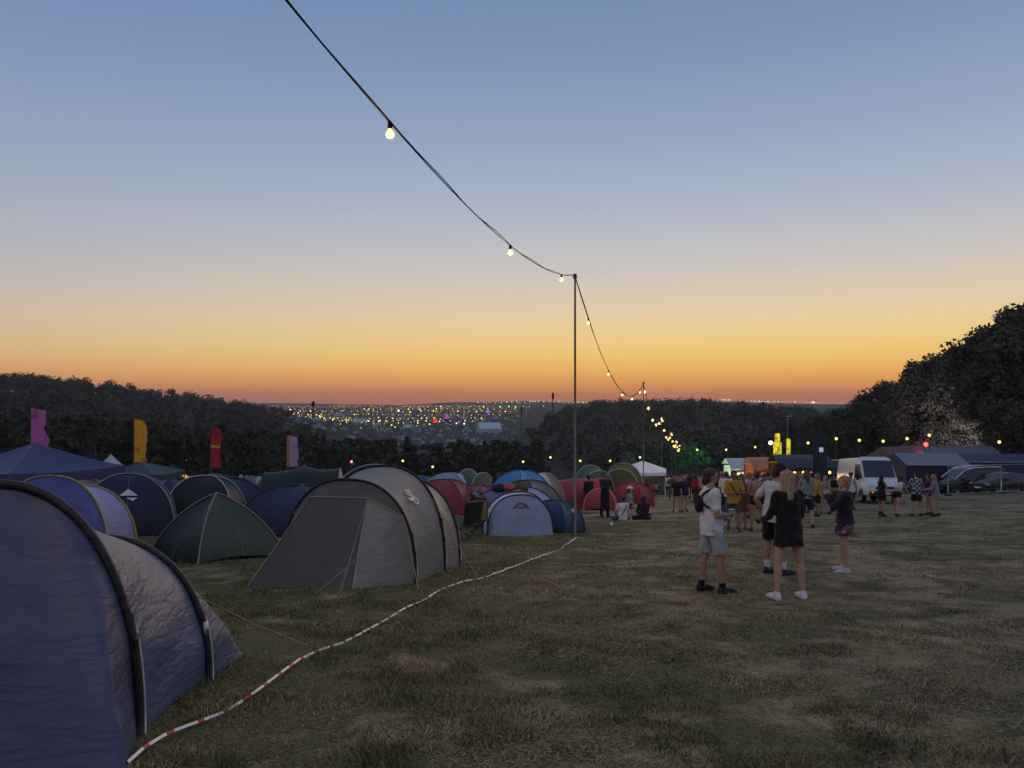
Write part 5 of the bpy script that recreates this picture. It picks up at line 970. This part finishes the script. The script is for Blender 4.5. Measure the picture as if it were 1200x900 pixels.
for (px, py0, py1, wpx) in ((911, 518, 533, 9), (911, 508, 517.4, 5.5), (924, 514, 541, 4)):
    x, y, z1 = sight(px, py0, 62); z2 = CH+(HOR-py1)/F*62; m = MB(); m.box((x, y, (z1+z2)/2), (wpx/F*62, .14, z1-z2)); m.build('glowing_sign', glowy, st); m = MB(); m.box((x, y+.09, (z1+z2)/2), (wpx/F*62*1.08, .04, (z1-z2)*1.03)); m.build('sign_frame', darkm, st); m = MB(); m.tube([(x, y, G(x, y)), (x, y, z2)], .05, 6); m.build('sign_post', darkm, st)
stall('dark canopied stall with a row of orange bulbs beside the banner', 938, 55, 3.6, fab('stall_dark', (.03,.03,.035)), mat('stall_dark_front', (.10,.06,.035)), 6, (1, .5, .15), 110)
# flood lights and masts
def flood(label, px, py, d, col, e, r0=.16):
    x, y, z = sight(px, py, d); z0 = G(x, y); r = thing('flood_light', label, 'light', (x, y, z0)); m = MB(); m.tube([(x, y+.1, z0), (x, y+.1, z+.1)], .04, 6); m.build('mast', polem, r); m = MB(); m.box((x, y+.08, z), (r0*2.4, .1, r0*2.2)); m.build('housing', darkm, r); m = MB(); m.ell((x, y, z), (r0, .06, r0), 12, 6); m.build('lens', mat('flood_%d_%d' % (px, py), col, emit=e, ecol=col, var=0, noshadow=True), r); return r, Vector((x, y, z))
flood('bright white flood light on a mast above the orange-lit stall', 903, 519, 63, (1,.9,.6), 3, .17)
flood('small teal flood light beside the dark banner', 961, 526, 52, (.5,.8,.9), 1.2, .13)
fr_, fpos = flood('red flood light on the roof line by the lit tree', 1085, 521, 68, (1,.06,.05), 3, .2); lamp_light('red_glow', fr_, fpos+Vector((0, -.3, .1)), (1, .05, .06), 120)
x, y, z = sight(923, 488, 84); z0 = G(x, y); r = thing('light_mast', 'tall pale mast with a crossbar rising behind the stalls', 'mast', (x, y, z0)); m = MB(); m.tube([(x, y, z0), (x, y, z)], [.07, .05], 6); m.build('shaft', galv, r); m = MB(); m.tube([(x-.1, y, z), (x+.55, y, z+.05)], .05, 6); m.build('crossbar', galv, r); m = MB(); m.box((x+.5, y, z-.06), (.25, .2, .12)); m.build('lamp_head', darkm, r)
# coloured uplights in the trees
def uplight(label, px, d, col, power, aim, spot=70, py=None):
    x, y = at_(px, d); z = G(x, y); r = thing('uplighter', label, 'light', (x, y, z)); m = MB(); m.tube([(x, y, z), (x, y, z+.2), (x, y, z+.34)], [.12, .13, .18], 10); m.build('housing', darkm, r); m = MB(); m.tube([(x, y, z+.335), (x, y, z+.36)], .15, 10); m.build('lens', mat('uplens_%d' % px, col, emit=2, ecol=col, var=0, noshadow=True), r)
    lamp_light('uplight', r, (x, y, z+.45), col, power, .12, spot, aim); return r
def zat(py, d): return CH+(HOR-py)/F*d
uplight('violet uplighter at the foot of the lit tree behind the marquees', 1112, 79, (.88,.76,1), 15000, (at_(1118, 94)[0], 94, zat(506, 94)), 38)
uplight('green uplighter under the trees behind the arm-in-arm pair', 815, 160, (.1,1,.3), 3000, (at_(815, 175)[0], 175, zat(536, 175)), 42)
uplight('green uplighter under the trees behind the white gazebo', 752, 160, (.1,1,.3), 3000, (at_(752, 175)[0], 175, zat(540, 175)), 40)
uplight('violet uplighter in the hillside wood behind the yellow flag', 150, 238, (.7,.45,1), 60000, (at_(150, 275)[0], 275, zat(498, 275)), 90)
uplight('violet uplighter in the hillside wood by the red flag', 226, 240, (.7,.45,1), 60000, (at_(226, 275)[0], 275, zat(500, 275)), 90)
# ------------------------------------------------------------------ camping chairs and small things on the grass
def chair(label, px, d, yaw, seat, drape=None):
    x, y = at_(px, d); F_ = Frame(x, y, R(yaw)); r = thing('camping_chair', label, 'chair', F_(0, 0, 0))
    for a, b in (((-.26,-.24,0), (.26,-.22,.42)), ((.26,-.24,0), (-.26,-.22,.42)), ((-.26,.24,0), (.26,.22,.42)), ((.26,.24,0), (-.26,.22,.42)), ((-.28,-.24,0), (-.28,.24,.42)), ((.28,-.24,0), (.28,.24,.42)), ((-.28,.24,0), (-.28,-.24,.6)), ((.28,.24,0), (.28,-.24,.6)), ((-.27,.22,.4), (-.27,.32,.92)), ((.27,.22,.4), (.27,.32,.92))): m = MB(); m.tube([F_(*a), F_(*b)], .011, 6); m.build('leg', darkm, r)
    MB().grid([[F_(-.27+.54*j/6, -.24+.47*k/5, .43-.07*math.sin(PI*j/6)*math.sin(PI*k/5)-.02*k/5) for j in range(7)] for k in range(6)]).build('seat', seat, r)
    MB().grid([[F_(-.27+.54*j/6, .22+.10*k/5+.05*math.sin(PI*j/6), .41+.52*k/5) for j in range(7)] for k in range(6)]).build('backrest', seat, r)
    for s_ in (-1, 1): m = MB(); m.grid([[F_(s_*.28+q, -.26+.5*k/4, .61+.02*math.sin(k)) for q in (-.04, .04)] for k in range(5)]); m.build('armrest', darkm, r)
    return r, F_
chair('tan camping chair with black frame behind the grey tunnel tent', 559, 21.2, 175, fab('chair_tan', (.24,.19,.09)))
chair('dark camping chair beside the tan camping chair', 547, 20, 140, fab('chair_dark', (.02,.02,.022)))
c2, Fc = chair('camping chair heaped with a patterned blanket before the red tents', 563, 25, 190, fab('chair_grey', (.10,.10,.12)))
P = [[(lambda p: p+wr(p, .06, (5, 5, 5)))(Fc(-.36+.72*j/12, -.34+.66*min(k, 8)/8+.05*max(0, k-8), .50+.55*(max(0, k-6)/6)**.7+.1*math.sin(PI*j/12)-.25*abs(j-6)**2/36)) for j in range(13)] for k in range(13)]
o = MB().grid(P).build('blanket', patchy('blanket_pattern', (.28,.25,.27), (.05,.04,.05), 5, .46, .54), None, off=tuple(Fc(0, 0, .5))); tag(o, 'black and white patterned blanket thrown over a camping chair', 'blanket')
litm = [mat('litter_%d' % k, c, .5, .4, var=.2) for k, c in enumerate(((.3,.3,.22), (.28,.3,.07), (.4,.4,.36)))]
for k, (px, py) in enumerate(((1078, 678), (1084, 677), (1091, 680))):
    g = on_ground(px, py); m = MB(); P = [[g+Vector((.028*(i-2)+.02*math.sin(j*3+k), .022*(j-2), .03+.05*abs(math.sin(i*1.7+j*2.3+k)))) for i in range(5)] for j in range(5)]; m.grid(P); o = m.build('litter', litm[k], None, smooth=False, off=g); tag(o, ['crumpled pale wrapper on the grass', 'crumpled yellow-green wrapper on the grass', 'crumpled white napkin on the grass'][k], 'litter')
# belongings heaped on the blue grey tent
hx_, hy_ = at_(598, 25.2); hz_ = G(hx_, hy_)+1.22
for k, (dx, dz, c, lab) in enumerate(((-.35, 0, (.03,.03,.035), 'black rolled jacket lying on the heaped blue tent'), (-.05, .02, (.35,.1,.1), 'dusty red bag lying on the heaped blue tent'), (.35, -.02, (.07,.07,.04), 'olive blanket bundle lying on the heaped blue tent'))):
    m = MB(); P = [[Vector((hx_+dx+.24*math.cos(a)*math.sin(t)*(1+.2*noise.noise((a, t*2, k))), hy_+.2*math.sin(a)*math.sin(t), hz_+dz+.05+.14*math.cos(t)*(1+.3*noise.noise((a*2, t, k+4))))) for a in [2*PI*j/12 for j in range(12)]] for t in [PI*i/8 for i in range(9)]]
    m.grid(P, 0, True); o = m.build(['rolled_jacket', 'bag', 'blanket_bundle'][k], mat('heap_%d' % k, c, .9, .1), None, off=(hx_+dx, hy_, hz_)); tag(o, lab, ['jacket', 'bag', 'blanket'][k])
# ------------------------------------------------------------------ the far festival across the valley
def row_z(px, d): x = (px-600)/F*d; return x, d, G(x, d)
fl = [mat('far_lamp_y', (.3,.2,.05), emit=1.9, ecol=(1,.74,.13), var=0, noshadow=True), mat('far_lamp_w', (1,.95,.8), emit=1.7, ecol=(1,.92,.68), var=0, noshadow=True), mat('far_lamp_o', (1,.5,.15), emit=1.3, ecol=(1,.55,.14), var=0, noshadow=True)]
protos = []
def far_lamp(px, d, r, mi, label, group, h=5):
    key = (mi, round(r, 2)); x, y, z = row_z(px, d)
    me = FL.get(key)
    if me is None:
        m = MB(); m.tube([(0, 0, -1), (0, 0, h)], .09, 4, 0); m.ell((0, 0, h), (r, r, r), 8, 6, 1); o = m.build('far_lamp', [polem, fl[mi]]); FL[key] = o.data
    else: o = bpy.data.objects.new('far_lamp', me); COL.objects.link(o)
    o.location = (x, y, z); tag(o, label, 'lamp', group)
FL = {}; FM = [(315,'by the wooded hillside'),(367,'around the dark mast tower'),(422,'around the small cream marquee'),(467,'around the white flood light'),(510,'around the red pyramid'),(545,'left of the big top'),(573,'around the white big top'),(612,'by the thin dark mast')]
rows = [(600,300,400,17),(640,300,430,16),(690,304,440,15),(740,306,470,13),(800,322,500,11),(870,318,540,9.5),(950,322,560,8.5),(1050,330,575,7.5),(1180,330,590,7),(1350,350,600,7),(1550,420,612,7.5),(1800,470,640,9)]
for ri, (d, p0, p1, st_) in enumerate(rows):
    px = p0+random.random()*8
    while px < p1:
        if random.random() < .93: far_lamp(px+random.uniform(-2, 2), d*random.uniform(.97, 1.03), round(.00054*d*random.choice([.6, .8, 1, 1, 1.6]), 1), (fc_ := random.choice([0]*9+[1, 2])), f'small {["yellow", "white", "orange"][fc_]} lamp in the {["nearest", "near", "middle", "far", "farthest"][min(4, ri*5//12)]} rows of the camp {nearby(px, FM)}', 'lamps of the lit camp across the valley')
        px += st_*random.uniform(.6, 1.15)*1.02
px = 838
while px < 990: far_lamp(px, 3450, random.choice([1.6, 2.2, 3.0]), random.choice([1, 1, 2]), 'tiny white lamp strung along the far horizon ridge', 'lamps on the far ridge', 8); px += random.uniform(2.5, 6)
px = 560
while px < 690: far_lamp(px, 2650, random.choice([1.3, 1.8]), random.choice([0, 0, 1]), 'tiny yellow lamp on the horizon beyond the lit camp', 'lamps on the horizon beyond the camp', 8); px += random.uniform(3, 7)
for px, d, r, lab in ((467, 1250, 1.7, 'bright white flood light in the middle of the lit camp'), (340, 1300, 1.5, 'bright white flood light at the edge of the lit camp by the hillside'), (544, 780, .9, 'warm bright lamp before the white big top'), (953, 3450, 5, 'brightest white light on the far horizon ridge')):
    far_lamp(px, d, r, 1, lab, None, 9)
# low tents and cars of the camp, too small to tell apart
def camp_mass():
    n = 3000; d = rng.uniform(540, 1500, n)**1.0; px = rng.uniform(300, 618, n); x = (px-600)/F*d; z = gz(x, d); k = (x < 4) & (x > -.34*d); x, d, z = x[k], d[k], z[k]; n = len(x)
    w_ = rng.uniform(1.5, 4, n); l_ = rng.uniform(1.5, 5, n); h = rng.uniform(1.3, 2.8, n); P = np.stack([np.stack([x-w_, d-l_, z-.3], 1), np.stack([x+w_, d-l_, z-.3], 1), np.stack([x+w_, d+l_, z-.3], 1), np.stack([x-w_, d+l_, z-.3], 1), np.stack([x-w_*.35, d, z+h], 1), np.stack([x+w_*.35, d, z+h], 1)], 1).reshape(-1, 3)
    q = np.arange(n)*6; Fq = np.concatenate([np.stack([q, q+1, q+5, q+4], 1), np.stack([q+2, q+3, q+4, q+5], 1), np.stack([q+3, q, q+4, q+4], 1), np.stack([q+1, q+2, q+5, q+5], 1)])
    tri = []
    pal = np.array([(.05,.05,.06),(.09,.085,.08),(.2,.19,.18),(.05,.06,.04),(.13,.05,.04),(.06,.07,.10),(.28,.27,.26),(.1,.085,.06)]); c = np.repeat(pal[rng.integers(0, 8, n)], 6, 0)
    Ft = np.concatenate([np.stack([q, q+1, q+5], 1), np.stack([q, q+5, q+4], 1), np.stack([q+2, q+3, q+4], 1), np.stack([q+2, q+4, q+5], 1), np.stack([q+3, q, q+4], 1), np.stack([q+1, q+2, q+5], 1)])
    o = raw_mesh('far_camp', P, Ft, [mat('far_tents', (.1,.1,.1), .8, .2, var=0, attr='col')], attr=c, k=3); o['kind'] = 'stuff'; tag(o, 'mass of tiny tents filling the camp across the valley', 'tents')
camp_mass()
def lamp_mass():                          # the many lesser lights between the lamps
    n = 1300; d = rng.uniform(680, 2300, n); px = rng.uniform(318, 618, n); k = (d > 1000) | (px < 470); d, px = d[k], px[k]; n = len(d); x = (px-600)/F*d; x = x+6*np.sin(d/40); z = gz(x, d)+rng.uniform(2, 5, n); r_ = (.00022+.00022*rng.random(n))*d
    o8 = np.array([(1,0,0),(-1,0,0),(0,1,0),(0,-1,0),(0,0,1),(0,0,-1)], float); V = (np.stack([x, d, z], 1)[:, None, :]+o8[None]*r_[:, None, None]).reshape(-1, 3); f8 = np.array([(0,2,4),(2,1,4),(1,3,4),(3,0,4),(2,0,5),(1,2,5),(3,1,5),(0,3,5)]); Fq = (np.arange(n)[:, None, None]*6+f8[None]).reshape(-1, 3)
    o = raw_mesh('camp_lights', V, Fq, [mat('far_small', (.3,.2,.05), emit=1.0, ecol=(1,.66,.14), var=0, noshadow=True)], k=3); o['kind'] = 'stuff'; tag(o, 'scatter of tiny lesser lights between the lamps of the far camp', 'lights')
lamp_mass()
for lab, px, d, L2, W2, e, rg, yaw, c in (('white big top marquee at the near edge of the lit camp', 573, 760, 22, 14, 5, 11, .3, (.6,.62,.66)), ('small cream marquee in the lit camp under the mast', 422, 760, 13, 8, 4, 7.5, .1, (.5,.47,.4)), ('grey marquee beside the small cream marquee', 442, 775, 8, 6, 3.5, 6, .1, (.3,.36,.4)), ('pale marquee right of the grey marquee in the lit camp', 478, 820, 10, 7, 3.5, 6, -.1, (.45,.45,.46)), ('low white marquee far inside the lit camp', 398, 1150, 16, 9, 4, 8, 0, (.35,.36,.38))):
    x, y, z = row_z(px, d); marquee('far_marquee', lab, x, y, yaw, L2, W2, e, rg, mat('far_roof_%d' % px, c, .7, .2, var=.05), mat('far_wall_%d' % px, tuple(v*.7 for v in c), .7, .2, var=.05))
def pyramid(label, px, d, w_, h, col, e):
    x, y, z = row_z(px, d); r = thing('lit_stage_tower', label, 'stage', (x, y, z)); m = MB(); m.box((x, y, z+h/2), (w_, w_, h), .4, top=(w_*.08, w_*.08)); m.build('sail', mat('stage_%d' % px, col, emit=e, ecol=col, var=.3, vscale=.4, noshadow=True), r); m = MB(); m.box((x, y, z+1), (w_*1.3, w_*1.3, 2), .4); m.build('deck', darkm, r); m = MB(); m.tube([(x, y, z+h), (x, y, z+h*1.25)], .3, 5); m.build('finial', darkm, r)
pyramid('glowing red stage pyramid in the lit camp', 510, 980, 7, 10, (.9,.06,.04), .8)
pyramid('glowing violet stage pyramid beside the red one', 524, 1100, 8, 9, (.55,.10,.62), .5)
pyramid('glowing blue stage tower beyond the violet pyramid', 572, 1350, 10, 10, (.12,.22,.85), .5)
for lab, px, py, d, w_ in (('dark mast tower rising from the lit camp', 367, 470, 640, .9), ('dark mast on the skyline left of the tall pole', 648, 460, 520, .6), ('thin dark mast at the edge of the lit camp', 611, 476, 640, .5)):
    x, y, zt = sight(px, py, d); z0 = G(x, y); r = thing('mast_tower', lab, 'mast', (x, y, z0)); m = MB(); m.tube([(x, y, z0), (x, y, zt)], [w_*.9, w_*.6], 4); m.build('shaft', mat('mast_dark', (.02,.02,.022), var=0), r); m = MB(); m.box((x, y, zt-2.2), (w_*2.6, w_*2.6, 3.6)); m.build('speaker_head', MC['mast_dark'], r)
# ------------------------------------------------------------------ evening haze
def haze():
    x0, x1, y0, y1, zb, zt = -5200, 5200, -5200, 5200, -75, 75; V = [(x, y, z) for z in (zb, zt) for x, y in ((x0, y0), (x1, y0), (x1, y1), (x0, y1))]
    m = MB(); m.add(V, [(3,2,1,0),(4,5,6,7),(0,1,5,4),(1,2,6,5),(2,3,7,6),(3,0,4,7)]); hm = bpy.data.materials.new('haze'); hm.use_nodes = True; n = hm.node_tree.nodes; n.remove(n['Principled BSDF']); v = n.new('ShaderNodeVolumePrincipled'); v.inputs['Density'].default_value = .00017; v.inputs['Color'].default_value = (.8,.78,.76,1); v.inputs['Anisotropy'].default_value = .3; hm.node_tree.links.new(v.outputs[0], n['Material Output'].inputs['Volume'])
    o = m.build('haze', hm, None, False); o['kind'] = 'stuff'; tag(o, 'thin evening haze over the whole valley', 'haze')
haze()
